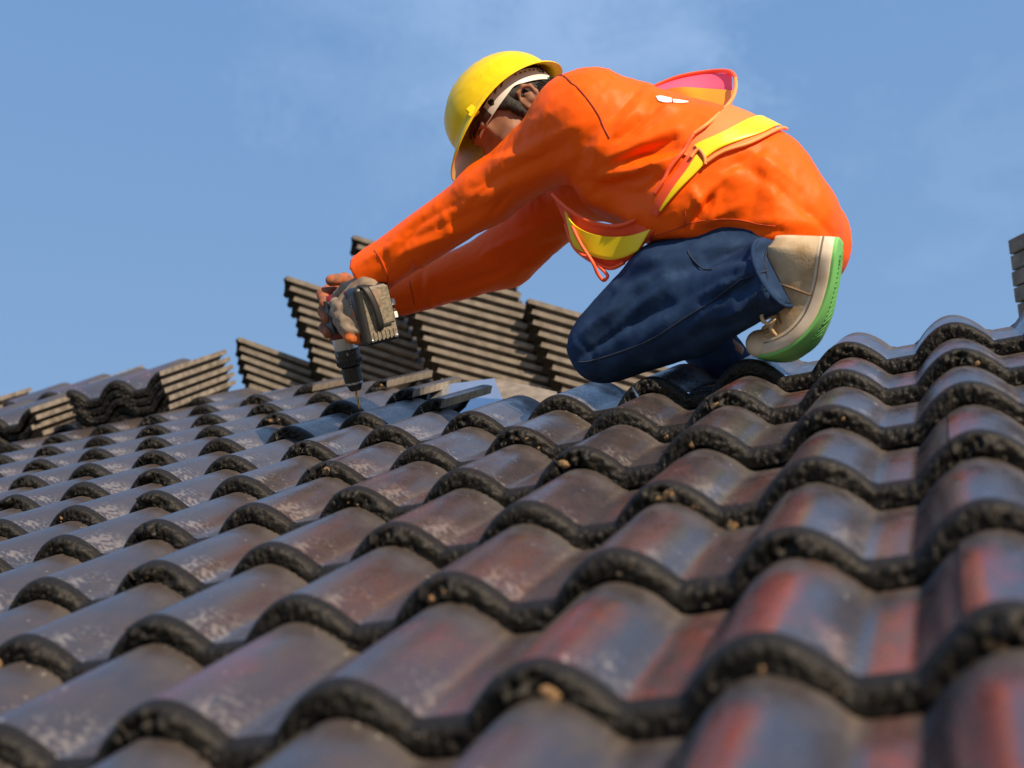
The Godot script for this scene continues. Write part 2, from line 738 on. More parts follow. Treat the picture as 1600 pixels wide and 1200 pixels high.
	var weave := noise(0.35, 2, FastNoiseLite.TYPE_SIMPLEX_SMOOTH, 51)
	var cloth := func(c: Color, rough_: float, sheen: float) -> StandardMaterial3D:
		var m := mat(c, rough_)
		m.rim_enabled = sheen > 0.0
		m.rim = sheen
		m.rim_tint = 0.8
		m.heightmap_enabled = true
		m.heightmap_texture = M.weave
		m.heightmap_scale = 0.03
		m.uv1_triplanar = true
		m.uv1_scale = Vector3.ONE * 6.0
		return m
	M.weave = noise_tex(weave, 256)
	M.shirt = cloth.call(lin(.95, .115, .002), 0.5, 0.0)
	M.shirt.metallic_specular = 0.3
	M.shirt_seam = cloth.call(lin(.45, .05, .004), 0.7, 0.0)
	M.vest = cloth.call(lin(.88, .085, .02), 0.6, 0.1)
	M.vest_mesh = cloth.call(lin(.85, .20, .045), 0.65, 0.1)
	M.pink = cloth.call(lin(.88, .10, .20), 0.7, 0.1)
	M.trim = cloth.call(lin(.90, .11, .03), 0.55, 0.1)
	M.trim_pale = cloth.call(lin(.90, .30, .08), 0.55, 0.1)
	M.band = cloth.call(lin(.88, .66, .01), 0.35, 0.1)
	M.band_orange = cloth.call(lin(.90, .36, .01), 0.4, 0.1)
	M.print = mat(lin(.85, .80, .78), 0.6)
	var denim := mat(Color.WHITE, 0.85)
	denim.albedo_texture = noise_tex(noise(0.03, 5, FastNoiseLite.TYPE_SIMPLEX_SMOOTH, 52), 512, ramp([0.0, 0.45, 0.7, 1.0], [lin(.009, .024, .068), lin(.012, .032, .088), lin(.017, .043, .106), lin(.034, .068, .14)]))
	denim.uv1_triplanar = true
	denim.uv1_world_triplanar = true
	denim.uv1_scale = Vector3.ONE * 1.4
	denim.heightmap_enabled = true
	denim.heightmap_texture = M.weave
	denim.heightmap_scale = 0.05
	denim.metallic_specular = 0.3
	M.denim = denim
	M.denim_seam = mat(lin(.012, .022, .05), 0.85)
	var canvas := mat(Color.WHITE, 0.9)
	canvas.albedo_texture = noise_tex(noise(0.012, 5, FastNoiseLite.TYPE_SIMPLEX_SMOOTH, 53), 512, ramp([0.0, 0.4, 0.6, 1.0], [lin(.30, .18, .09), lin(.48, .35, .21), lin(.57, .44, .29), lin(.65, .53, .38)]))
	canvas.uv1_triplanar = true
	canvas.uv1_world_triplanar = true
	canvas.uv1_scale = Vector3.ONE * 2.6
	canvas.heightmap_enabled = true
	canvas.heightmap_texture = M.weave
	canvas.heightmap_scale = 0.06
	M.canvas = canvas
	M.canvas_dark = mat(lin(.20, .13, .08), 0.9)
	var rubber := mat(Color.WHITE, 0.7)
	rubber.albedo_texture = noise_tex(noise(0.02, 4, FastNoiseLite.TYPE_SIMPLEX_SMOOTH, 54), 256, ramp([0.0, 0.45, 1.0], [lin(.45, .30, .18), lin(.66, .56, .44), lin(.76, .70, .61)]))
	rubber.uv1_triplanar = true
	rubber.uv1_world_triplanar = true
	rubber.uv1_scale = Vector3.ONE * 3.0
	M.rubber = rubber
	M.green = mat(lin(.17, .50, .14), 0.6)
	M.green_dark = mat(lin(.06, .26, .06), 0.7)
	M.sock = mat(lin(.10, .012, .03), 0.9)
	M.hat = mat(lin(.80, .55, .004), 0.34)
	M.hat.metallic_specular = 0.32
	M.hat.albedo_color = Color.WHITE
	M.hat.albedo_texture = noise_tex(noise(0.02, 5, FastNoiseLite.TYPE_SIMPLEX_SMOOTH, 56), 512, ramp([0.0, 0.25, 0.7, 1.0], [lin(.50, .34, .02), lin(.74, .50, .004), lin(.82, .57, .004), lin(.80, .60, .03)]))
	M.hat.uv1_triplanar = true
	M.hat.uv1_scale = Vector3.ONE * 4.0
	M.strap = mat(lin(.62, .60, .57), 0.45)
	M.brow = mat(lin(.05, .028, .018), 0.75)
	M.dark = mat(lin(.012, .012, .013), 0.55)
	var sk := mat(Color.WHITE, 0.68)
	sk.vertex_color_use_as_albedo = true
	sk.subsurf_scatter_enabled = true
	sk.subsurf_scatter_strength = 0.08
	M.skin = sk
	M.hair = mat(lin(.009, .007, .006), 0.75)
	var gl := mat(Color.WHITE, 0.88)
	gl.vertex_color_use_as_albedo = true
	gl.heightmap_enabled = true
	gl.heightmap_texture = M.weave
	gl.heightmap_scale = 0.08
	gl.uv1_triplanar = true
	gl.uv1_scale = Vector3.ONE * 9.0
	M.glove = gl
	M.plastic_red = mat(lin(.15, .009, .013), 0.5)
	M.plastic_dark = mat(lin(.018, .018, .020), 0.42)
	var dusty := mat(Color.WHITE, 0.7)
	dusty.albedo_texture = noise_tex(noise(0.05, 4, FastNoiseLite.TYPE_SIMPLEX_SMOOTH, 55), 256, ramp([0.0, 0.5, 1.0], [lin(.10, .085, .06), lin(.19, .165, .125), lin(.27, .24, .19)]))
	dusty.uv1_triplanar = true
	dusty.uv1_scale = Vector3.ONE * 8.0
	M.plastic_dusty = dusty
	M.steel = mat(lin(.50, .50, .52), 0.38, 0.9)
	M.gold = mat(lin(.62, .40, .16), 0.3, 0.9)
	M.white_mark = mat(lin(.75, .75, .75), 0.6)

# ---------------------------------------------------------------- the roof
func barrel(u: float) -> float:
	var x := absf(u - roundf(u))
	if x >= 0.365:
		return 0.0062
	return 0.0062 + CREST * pow(cos(PI * x / 0.73), 0.86)

func barrel_normal(u: float) -> Vector3:
	var e := 0.012
	var s := (barrel(u + e) - barrel(u - e)) / (2.0 * e * PITCH)
	return Vector3(-s, 1.0, 0.0).normalized()

# a double-barrel tile from u0 to u1 (in barrels), front edge at z = 0, running up the slope to -long
func tile_face(u0: float, u1: float, long: float, fall: float) -> ArrayMesh:
	var n := int(ceil((u1 - u0) * 22.0))
	var steps := [-long, -long * 0.8, -long * 0.6, -long * 0.4, -long * 0.2, -0.05, -0.022]
	var rows := []
	var uvs := []
	for z in steps:
		var row := PackedVector3Array()
		var uv := PackedVector2Array()
		for c in n + 1:
			var u := lerpf(u0, u1, float(c) / n)
			row.append(Vector3(u * PITCH, barrel(u) + z * fall, z))
			uv.append(Vector2((u - u0) / 2.0, 1.0 + z / long))
		rows.append(row)
		uvs.append(uv)
	return sheet(rows, false, uvs)

# the thickness of the tile: its two sides and its back end
func tile_side(u0: float, u1: float, long: float, fall: float, thick: float) -> ArrayMesh:
	var m := ArrayMesh.new()
	for s in 2:
		var u := u0 if s == 0 else u1
		var h := barrel(u)
		var nn := barrel_normal(u)
		var rows := []
		for e in 2:
			var row := PackedVector3Array()
			for k in 6:
				var z := -long * (1.0 - k / 5.0) - 0.004
				var p := Vector3(u * PITCH, h + z * fall, z)
				if e > 0:
					p -= nn * thick
				row.append(p)
			rows.append(row)
		sheet(rows, s == 1, [], m)
	var n := int(ceil((u1 - u0) * 16.0))
	var back := []
	for e in 2:
		var row := PackedVector3Array()
		for c in n + 1:
			var u := lerpf(u0, u1, float(c) / n)
			row.append(Vector3(u * PITCH, barrel(u) - long * fall, -long) - barrel_normal(u) * thick * e)
		back.append(row)
	sheet(back, true, [], m)
	return joined([m])

func tile_nose(u0: float, u1: float, fall: float, thick: float, sd: int, joint: float) -> ArrayMesh:
	var grain := noise(105.0, 3, FastNoiseLite.TYPE_SIMPLEX_SMOOTH, 100 + sd)
	var lumps := noise(22.0, 2, FastNoiseLite.TYPE_SIMPLEX_SMOOTH, 200 + sd)
	var n := int(ceil((u1 - u0) * 58.0))
	# down the edge: (along slope, depth below the face)
	var prof := [Vector2(-0.024, -0.0003), Vector2(-0.013, 0.0001), Vector2(-0.0060, 0.0018), Vector2(-0.0022, 0.0052), Vector2(-0.0006, 0.0092), Vector2(0.0, 0.0125), Vector2(0.0, 0.0160), Vector2(0.0, 0.0195), Vector2(-0.0002, 0.0230), Vector2(-0.0008, thick), Vector2(-0.03, thick + 0.001)]
	var rows := []
	for k in prof.size():
		var row := PackedVector3Array()
		for c in n + 1:
			var u := lerpf(u0, u1, float(c) / n)
			var nn := barrel_normal(u).lerp(Vector3.UP, 0.45).normalized()
			var q: Vector2 = prof[k]
			q.y *= lerpf(0.98, 0.97, clampf((barrel(u) - 0.0062) / CREST, 0.0, 1.0))
			var p := Vector3(u * PITCH, barrel(u) + q.x * fall, q.x) - nn * q.y
			var rough := lerpf(0.12, 1.0, smoothstep(2.2, 4.8, k)) * (0.6 + 0.4 * smoothstep(-0.3, 0.3, lumps.get_noise_1d(u * 4.0 + sd))) * (1.0 if k < 10 else 0.3)
			var w := (absf(grain.get_noise_3dv(p)) * 2.0 - 0.5) * 0.0075 + grain.get_noise_3dv(p * 0.5) * 0.004 + lumps.get_noise_3dv(p) * 0.003
			if joint > -9.0:
				var jj := exp(-pow((u - joint) / 0.16, 2.0))
				w += jj * (lumps.get_noise_3dv(p * 2.6) * 0.022 - 0.004)
			p += Vector3(0, 0.25, 1.0) * w * rough + Vector3(0, 1, 0) * w * 0.35 * smoothstep(6.5, 9.0, k)
			row.append(p)
		rows.append(row)
	return sheet(rows)

func build_roof() -> void:
	var fall := 0.0265 / GAUGE
	var long := GAUGE * 1.2
	var thick := 0.026
	var faces := {}
	var roof := Node3D.new()
	roof.name = "tiled_roof"
	add_child(roof)
	roof.basis = roof_basis
	structure(roof)
	roof.set_meta("label", "sloping roof of dark glazed double-barrel tiles with black front edges")
	roof.set_meta("category", "roof")
	var noses := []
	for k in 10:
		noses.append(tile_nose(-0.148, 1.848, fall, thick, k, 0.0))
	var chips := []
	for k in 6:
		var ball := SphereMesh.new()
		ball.radius = 0.008
		ball.height = 0.016
		ball.radial_segments = 12
		ball.rings = 7
		var arr := ball.get_mesh_arrays()
		var bumpy := noise(150.0, 2, FastNoiseLite.TYPE_SIMPLEX, 300 + k)
		var pts: PackedVector3Array = arr[Mesh.ARRAY_VERTEX]
		for q in pts.size():
			pts[q] += pts[q].normalized() * bumpy.get_noise_3dv(pts[q]) * 0.006
			pts[q].z *= 0.45
		chips.append(make_mesh(pts, arr[Mesh.ARRAY_INDEX]))
	var face := tile_face(-0.148, 1.848, long, fall)
	var side := tile_side(-0.148, 1.848, long, fall, 0.014)
	var tint := noise(0.16, 2, FastNoiseLite.TYPE_SIMPLEX_SMOOTH, 61)
	# course: [first barrel, last barrel that is laid]
	var laid := {-5: [-18.0, -8.6], -4: [-17.0, -5.86], -3: [-15.0, -3.88], -2: [-14.0, -2.86], -1: [-12.0, -1.86], 0: [-11.0, 11.0], 1: [-10.0, 11.0], 2: [-9.0, 11.0], 3: [-7.0, 11.0], 4: [-6.0, 11.0], 5: [-5.0, 9.0], 6: [-4.0, 7.0], 7: [-3.0, 7.0]}
	for j in laid:
		var first: float = laid[j][0]
		var stop: float = laid[j][1]
		var i := int(floor(first))
		if posmod(i, 2) != posmod(j + 1, 2):
			i += 1
		while i - 0.15 < stop:
			var u1 := minf(1.848, stop - i)
			if u1 < 0.06:
				break
			var whole := u1 > 1.8
			var fm := face if whole else tile_face(-0.148, u1, long, fall)
			var redness := clampf(0.17 + 0.062 * (i + j * 0.75) + tint.get_noise_2d(i * 3.0, j * 3.0) * 0.55, 0.0, 1.0)
			redness = clampf(redness + rng.randf_range(-0.12, 0.12), 0.0, 1.0)
			var lift := rng.randf_range(-0.0015, 0.0015)
			var xf := Transform3D(Basis(Vector3.UP, rng.randf_range(-0.006, 0.006)), Vector3(i * PITCH + rng.randf_range(-0.002, 0.002), lift + (0.0005 if posmod(i / 2, 2) == 0 else -0.0005), j * GAUGE + rng.randf_range(-0.003, 0.003)))
			var t := part("tile", fm, M.faces[int(round(redness * 8.0))], roof, xf)
			part("front_edge", noses[rng.randi() % 10] if whole else tile_nose(-0.148, u1, fall, thick, posmod(i * 7 + j, 50), 0.0), M.nose, t)
			for c in rng.randi_range(1, 5) if rng.randf() < 0.42 else 0:
				var u := rng.randf_range(-0.14, 0.35) if rng.randf() < 0.75 else rng.randf_range(0.4, 1.5)
				if u > u1 - 0.05:
					continue
				var nn := barrel_normal(u)
				var big := rng.randf_range(0.3, 0.85) * (1.0 if rng.randf() < 0.35 else 0.5)
				part("chip", chips[rng.randi() % 6], M.chip, t, Transform3D(Basis(Vector3(0, 0, 1), rng.randf_range(-1, 1)) * Basis.from_scale(Vector3(1.3, 0.8, 0.8) * big), Vector3(u * PITCH, barrel(u), -0.0008) - nn * rng.randf_range(0.012, 0.023)))
			part("side_edge", side if whole else tile_side(-0.148, u1, long, fall, 0.019), M.lap if whole else M.raw, t)
			i += 2
	# boards and battens below the tiles, the foil that shows at the cut corner
	var deck := Node3D.new()
	deck.name = "roof_deck"
	add_child(deck)
	deck.basis = roof_basis
	structure(deck)
	for d in [[-20.0, 10.9, -0.98, 7.4], [-20.0, -2.2, -1.9, -0.98], [-20.0, -3.3, -2.9, -1.9], [-20.0, -4.3, -3.9, -2.9], [-20.0, -6.2, -4.9, -3.9], [-20.0, -9.2, -5.9, -4.9]]:
		var b := BoxMesh.new()
		b.size = Vector3((d[1] - d[0]) * PITCH, 0.02, (d[3] - d[2]) * GAUGE - 0.002)
		part("board", b, M.timber, deck, Transform3D(Basis(), Vector3((d[0] + d[1]) * 0.5 * PITCH, -0.085, (d[2] + d[3]) * 0.5 * GAUGE)))
	var flash := thing("roof_flashing", "crumpled silver metal sheet folded over the corner beside the cut tiles", "flashing", Vector3(-0.33062, 0.29008, -0.53403))
	var q0: Vector3 = -flash.position
	part("sheet", ribbon([q0 + Vector3(-0.59581, 0.44426, -0.65477), q0 + Vector3(-0.48765, 0.42912, -0.64337), q0 + Vector3(-0.37077, 0.42566, -0.65296)], [q0 + Vector3(-0.49854, 0.22439, -0.44534), q0 + Vector3(-0.40156, 0.22670, -0.45652), q0 + Vector3(-0.26289, 0.22359, -0.47394)], 10, 8, 0.002), M.foil, flash)
	part("sheet", ribbon([q0 + Vector3(-0.37077, 0.42566, -0.65296), q0 + Vector3(-0.29284, 0.38617, -0.63042), q0 + Vector3(-0.20128, 0.34257, -0.61486)], [q0 + Vector3(-0.26289, 0.22359, -0.47394), q0 + Vector3(-0.21720, 0.21448, -0.47173), q0 + Vector3(-0.14318, 0.20063, -0.47053)], 8, 8, 0.002), M.dull, flash)
	var ground := PlaneMesh.new()
	ground.size = Vector2(1600, 1600)
	var soil := mat(Color.WHITE, 0.95)
	soil.albedo_texture = noise_tex(noise(0.02, 4), 256, ramp([0.0, 1.0], [lin(.10, .12, .05), lin(.24, .20, .13)]))
	soil.uv1_scale = Vector3.ONE * 90.0
	structure(part("ground", ground, soil, self, Transform3D(Basis(), Vector3(0, -5.5, 0))))

# ---------------------------------------------------------------- stacked tiles
func slab(thick: float) -> Array:
	var f := tile_face(0.0, 2.0, 0.42, 0.0)
	var rows := []
	for e in 2:
		var row := PackedVector3Array()
		for c in 45:
			var u := c / 22.0
			row.append(Vector3(u * PITCH, barrel(u), -0.02) - barrel_normal(u) * thick * e + Vector3(0, 0, 0.02))
		rows.append(row)
	var under := []
	for z in [0.0, -0.42]:
		var row := PackedVector3Array()
		for c in 45:
			var u := c / 22.0
			row.append(Vector3(u * PITCH, barrel(u), z) - barrel_normal(u) * thick)
		under.append(row)
	return [f, joined([tile_side(0.0, 2.0, 0.424, 0.0, thick), sheet(under)]), tile_nose(0.0, 2.0, 0.0, 0.019, 77, -99.0)]

func stack(label: String, at: Vector3, basis: Basis, count: int, step: float, slabs: Array, jitter: float, slip := 0.0) -> void:
	var s := thing("tile_stack", label, "tile stack", at, basis, "stacks of spare roof tiles")
	for k in count:
		var xf := Transform3D(Basis(Vector3.UP, rng.randf_range(-0.012, 0.012)), Vector3(rng.randf_range(-1, 1) * jitter, k * step, rng.randf_range(-1, 1) * jitter + k * step * slip))
		var t := part("tile", slabs[0], M.faces[rng.randi_range(0, 2)], s, xf)
		part("side_edge", slabs[1], M.dull, t)
		part("front_edge", slabs[2], M.lap if slip > 0.0 else M.nose, t)

func build_stacks() -> void:
	var slabs := slab(0.0148)
	# on the other slope, seen along their long sides: local -z runs along the slabs, y is up the stack
	var along := Vector3(0.84968, -0.33191, -0.41269)
	var deep := Vector3(-0.23790, 0.29063, -0.92388)
	var frame := func(tilt: float) -> Basis:
		var z: Vector3 = -along.rotated(AWAY, tilt)
		z = z.normalized()
		var x: Vector3 = -(deep - z * deep.dot(z)).normalized()
		return Basis(x, z.cross(x).normalized(), z)
	var rows := [
		["large leaning tile stack behind the gloved hands, sloped edges like louvres", Vector3(-1.39768, 1.25307, -1.37458), 15, 0.0, 0.0292],
		["tile stack behind the orange sleeve, tallest peak above the wrist", Vector3(-1.35176, 1.60577, -1.74829), 18, 0.0, 0.030],
		["long tile stack behind the battery pack and the far sleeve", Vector3(-0.96952, 1.22635, -1.25278), 17, -0.05, 0.0295],
		["tile stack half hidden behind the kneeling worker's knee", Vector3(-0.55816, 0.99633, -1.39722), 13, -0.03, 0.0300],
		["small low tile stack standing alone in the gap between the other stacks", Vector3(-1.64659, 1.12023, -1.46342), 9, 0.03, 0.0275]]
	for r in rows:
		var b: Basis = frame.call(r[3])
		# the corner named is the top of the near long side's first end
		var at: Vector3 = r[1] - b.x * (2.0 * PITCH) - b.y * (r[4] * (r[2] - 1))
		stack(r[0], at - b.z * (r[4] * (r[2] - 1) * 0.75), b, r[2], r[4], slabs, 0.005, 0.75)
	var base: Basis = frame.call(0.0)
	var slope := BoxMesh.new()
	slope.size = Vector3(1.3, 0.03, 1.7)
	structure(part("roof_slope", slope, M.timber, self, Transform3D(base, Vector3(-1.06692, 0.77915, -1.66446) - base.z * 0.62)))
	# on this roof, near the top of the slope
	var lay := func(i: float, j: float, h: float) -> Vector3:
		return roof_basis * Vector3(i * PITCH, h, j * GAUGE)
	stack("stack of five tiles with barrel ends and pale side edges at roof top", lay.call(-11.3, -4.72, 0.0), roof_basis, 5, 0.0265, slabs, 0.004)
	stack("short tile stack with slipped tiles beside the roof's top courses", lay.call(-14.0, -4.6, 0.0), roof_basis, 4, 0.0265, slabs, 0.012)
	stack("tile stack farthest along the roof top, only its pale edges showing", lay.call(-16.9, -5.5, 0.02), roof_basis, 4, 0.029, slabs, 0.006)
	stack("low stack of three tiles lying askew behind the stack with slipped tiles", lay.call(-14.6, -6.2, 0.032), roof_basis * Basis(Vector3.UP, 0.10), 3, 0.028, slabs, 0.012)
	var blocks := thing("block_stack", "pillar of grey brown blocks standing alone beyond the roof edge", "block pillar", Vector3(0.87425, 0.59381, -1.12358), Basis(Vector3(0.87713, 0.07752, -0.47219), Vector3(-0.05329, 0.94026, 0.32920), Vector3(0.44004, -0.49801, 0.74455)).orthonormalized())
	for k in 12:
		var bm := round_box(Vector3(0.2, 0.038, 0.14), 0.003, Vector3.ZERO, 1)
		part("block", bm, M.dull, blocks, Transform3D(Basis(), Vector3(0.1 + rng.randf_range(-0.003, 0.003), -0.16 + k * 0.0415 - 0.15, 0.0)))

# ---------------------------------------------------------------- the worker
func build_person() -> void:
	var base := Vector3(0.06530, 0.08646, -0.06455)
	var person := thing("person", "person in orange shirt, yellow hard hat and jeans kneeling on the tiles, drilling", "person", base)
	var o := Transform3D(Basis(), -base)

	# ---- shirt
	var sh := Field.new()
	sh.k = 0.035
	sh.chain([Vector3(0.42295, 0.29910, -0.00088), Vector3(0.38082, 0.36315, 0.02189), Vector3(0.31317, 0.40578, 0.04379)], [.108, .115, .119])
	sh.bone(Vector3(0.31317, 0.40578, 0.04379), Vector3(0.18944, 0.47277, 0.07460), .119, .119)
	sh.bone(Vector3(0.40709, 0.38813, -0.15099), Vector3(0.29375, 0.47650, -0.09042), .108, .116)
	sh.chain([Vector3(0.44695, 0.31534, -0.04864), Vector3(0.45351, 0.31839, -0.11967), Vector3(0.46006, 0.32144, -0.16733)], [.082, .078, .066])
	sh.bone(Vector3(0.29375, 0.47650, -0.09042), Vector3(0.12546, 0.56961, -0.07746), .122, .116)
	sh.bone(Vector3(0.27846, 0.33762, 0.07066), Vector3(0.23987, 0.36199, 0.04979), .085, .08)
	sh.bone(Vector3(0.18541, 0.48408, 0.05814), Vector3(0.13227, 0.53543, 0.11391), .11, .08)
	sh.bone(Vector3(0.14941, 0.54799, -0.01485), Vector3(0.07581, 0.64450, 0.04669), .09, .045)
	sh.bone(Vector3(0.13674, 0.52365, 0.12999), Vector3(0.09701, 0.53564, 0.12697), .08, .071)
	sh.bone(Vector3(0.12256, 0.52461, 0.12398), Vector3(-0.10476, 0.48259, 0.03561), .079, .053)
	sh.bone(Vector3(-0.10476, 0.48259, 0.03561), Vector3(-0.40612, 0.40682, -0.04168), .053, .047, 1.002)
	sh.bone(Vector3(0.07211, 0.56008, -0.09744), Vector3(0.05647, 0.58001, -0.12888), .09, .08)
	sh.bone(Vector3(0.05647, 0.58001, -0.12888), Vector3(-0.16639, 0.48221, -0.21052), .080, .058)
	sh.bone(Vector3(-0.16639, 0.48221, -0.21052), Vector3(-0.41607, 0.43534, -0.19956), .058, .041, 1.002)
	var hem := Plane(Vector3(0.17861, 0.30013, 0.01936), Vector3(0.43722, 0.21194, 0.11569), Vector3(0.51185, 0.24838, -0.15124))
	if hem.distance_to(Vector3(0.31803, 0.43095, 0.05404)) > 0.0:
		hem = -hem
	sh.planes.append(hem)
	sh.guard.append(Plane(Vector3(0.93266, -0.03411, -0.35913), Vector3(0.10918, 0.32878, -0.03485)))
	var d := sh.mesh(0.0052)
	soften(d, 1)
	fold(d, [
		# near sleeve: long pulls from the shoulder to the wrist
		[Vector3(0.10267, 0.50948, 0.19413), Vector3(-0.00331, 0.51883, 0.15580), .016, 0.0028], [Vector3(0.12637, 0.47563, 0.18090), Vector3(-0.06798, 0.47614, 0.12412), .016, 0.0039], [Vector3(0.15135, 0.43926, 0.15432), Vector3(-0.09986, 0.44094, 0.09564), .018, 0.0044],
		[Vector3(0.06429, 0.48776, 0.17448), Vector3(-0.05782, 0.49978, 0.13169), .010, -0.0022], [Vector3(0.08564, 0.45846, 0.15262), Vector3(-0.10829, 0.45555, 0.10573), .012, -0.0033], [Vector3(0.04687, 0.45354, 0.16452), Vector3(-0.06483, 0.49240, 0.13074), .008, 0.0028],
		[Vector3(0.10476, 0.41763, 0.12607), Vector3(-0.04237, 0.40645, 0.08137), .014, -0.0028], [Vector3(-0.09185, 0.42414, 0.08466), Vector3(-0.26995, 0.42979, 0.01268), .014, -0.0039], [Vector3(-0.11390, 0.39744, 0.07999), Vector3(-0.30808, 0.40954, 0.00533), .012, 0.0039],
		[Vector3(-0.11588, 0.47453, 0.11759), Vector3(-0.31613, 0.43494, 0.03212), .013, 0.0033], [Vector3(-0.14003, 0.43690, 0.10848), Vector3(-0.27102, 0.43705, 0.03991), .010, -0.0033], [Vector3(-0.30996, 0.43044, 0.01602), Vector3(-0.38505, 0.42008, -0.00804), .010, 0.0033],
		[Vector3(-0.34387, 0.42759, 0.00376), Vector3(-0.34690, 0.39982, -0.02009), .008, -0.0033], [Vector3(-0.18926, 0.44255, 0.07087), Vector3(-0.18432, 0.40870, 0.05287), .010, 0.0022], [Vector3(-0.05229, 0.48320, 0.09837), Vector3(-0.04292, 0.44435, 0.07635), .010, 0.0022],
		[Vector3(0.09154, 0.54485, 0.19178), Vector3(0.05886, 0.52602, 0.17142), .010, 0.0022],
		[Vector3(-0.04292, 0.44435, 0.07635), Vector3(-0.08279, 0.41281, 0.07591), .007, -0.0033], [Vector3(-0.05199, 0.45569, 0.08510), Vector3(-0.09702, 0.42653, 0.08770), .007, 0.0028], [Vector3(-0.07328, 0.46197, 0.09593), Vector3(-0.12620, 0.43582, 0.07952), .007, -0.0028],
		[Vector3(0.02232, 0.50606, 0.17531), Vector3(-0.03299, 0.47150, 0.13239), .008, -0.0022], [Vector3(0.14842, 0.46181, 0.17786), Vector3(0.10866, 0.41162, 0.15679), .010, -0.0028], [Vector3(0.16225, 0.45092, 0.16757), Vector3(0.13645, 0.39993, 0.15266), .008, 0.0028],
		[Vector3(-0.23736, 0.44278, 0.05363), Vector3(-0.31062, 0.40246, 0.01456), .007, -0.0028], [Vector3(-0.26882, 0.44842, 0.04453), Vector3(-0.34179, 0.41332, 0.00785), .007, 0.0022],
		# far sleeve
		[Vector3(-0.33581, 0.46007, -0.15884), Vector3(-0.34896, 0.40510, -0.18030), .009, -.007], [Vector3(-0.32526, 0.45599, -0.16467), Vector3(-0.33137, 0.39830, -0.19002), .010, .006], [Vector3(-0.28347, 0.41807, -0.17481), Vector3(-0.14316, 0.43532, -0.18310), .012, -.005],
		[Vector3(-0.02657, 0.49631, -0.13839), Vector3(-0.18652, 0.46716, -0.15193), .012, .006], [Vector3(-0.00814, 0.46593, -0.15970), Vector3(-0.15313, 0.44779, -0.17347), .012, -.006], [Vector3(-0.05119, 0.43186, -0.16017), Vector3(-0.26143, 0.40258, -0.19032), .012, .004],
		# side of the chest: pulls towards the armpit
		[Vector3(0.16870, 0.40187, 0.14174), Vector3(0.28717, 0.40521, 0.16986), .014, -.009], [Vector3(0.16582, 0.41444, 0.14881), Vector3(0.30173, 0.42695, 0.17491), .013, .007], [Vector3(0.18663, 0.43964, 0.15321), Vector3(0.26969, 0.48198, 0.16629), .012, -.006],
		[Vector3(0.18335, 0.45014, 0.15944), Vector3(0.23552, 0.50016, 0.16419), .010, .005], [Vector3(0.15333, 0.39434, 0.13211), Vector3(0.26554, 0.37645, 0.14070), .012, .008], [Vector3(0.13012, 0.37442, 0.11943), Vector3(0.22994, 0.36990, 0.13897), .012, -.008],
		[Vector3(0.09331, 0.38636, 0.11532), Vector3(0.19007, 0.32008, 0.09476), .014, .007], [Vector3(0.10708, 0.40170, 0.11759), Vector3(0.20861, 0.34530, 0.11169), .012, -.007], [Vector3(0.22543, 0.40082, 0.15542), Vector3(0.30007, 0.39158, 0.15860), .010, -.006],
		[Vector3(0.24175, 0.53936, 0.13394), Vector3(0.27473, 0.48315, 0.14164), .014, .004], [Vector3(0.23054, 0.47438, 0.15369), Vector3(0.30107, 0.48083, 0.15421), .014, .005],
		[Vector3(0.29367, 0.41206, 0.17075), Vector3(0.19535, 0.39717, 0.15305), .006, -.007], [Vector3(0.29467, 0.37612, 0.16487), Vector3(0.20970, 0.37371, 0.14824), .006, .006], [Vector3(0.29138, 0.35911, 0.15794), Vector3(0.21660, 0.33945, 0.14099), .007, -.006],
		[Vector3(0.27294, 0.47156, 0.16011), Vector3(0.18523, 0.43242, 0.15027), .007, .005], [Vector3(0.23678, 0.53809, 0.15852), Vector3(0.18095, 0.48198, 0.16388), .008, -.004],
		# the shirt tail
		[Vector3(0.33782, 0.29326, 0.14441), Vector3(0.30160, 0.26497, 0.12083), .006, -.006], [Vector3(0.35489, 0.30259, 0.14260), Vector3(0.32756, 0.26393, 0.12247), .006, .004], [Vector3(0.38616, 0.35719, 0.13387), Vector3(0.45692, 0.29355, 0.11245), .012, -.004],
		[Vector3(0.40192, 0.38280, 0.11696), Vector3(0.48222, 0.31322, 0.08920), .012, .004], [Vector3(0.45791, 0.28822, 0.12121), Vector3(0.51546, 0.24707, 0.01030), .012, -.004],
		[Vector3(0.29623, 0.29025, 0.13490), Vector3(0.38756, 0.32777, 0.15431), .014, .005], [Vector3(0.30863, 0.27475, 0.12293), Vector3(0.36281, 0.31721, 0.14668), .010, -.006], [Vector3(0.30653, 0.31696, 0.14389), Vector3(0.31871, 0.28441, 0.12384), .010, .007],
		[Vector3(0.31945, 0.26423, 0.12560), Vector3(0.40306, 0.26790, 0.15501), .016, .005], [Vector3(0.44128, 0.34363, 0.14216), Vector3(0.45538, 0.23322, 0.14255), .020, .004], [Vector3(0.47145, 0.34253, 0.13054), Vector3(0.50389, 0.24662, 0.10777), .022, -.005],
		[Vector3(0.38695, 0.23625, 0.14580), Vector3(0.51374, 0.24692, 0.06926), .016, .004], [Vector3(0.37864, 0.33404, 0.16059), Vector3(0.43188, 0.37000, 0.13487), .012, -.006], [Vector3(0.49029, 0.38463, 0.08536), Vector3(0.52529, 0.27169, 0.05351), .02, .005],
		[Vector3(0.28535, 0.26055, 0.12469), Vector3(0.45714, 0.21670, 0.13400), .010, -.003], [Vector3(0.42985, 0.30306, 0.16199), Vector3(0.41019, 0.23003, 0.15764), .02, -.005]], .003, .0012, Vector3(-0.92593, -0.33208, -0.14550), .009)
	var laid := surface_of(d)
	var shirt := part("shirt", skin(d), M.shirt, person, o)
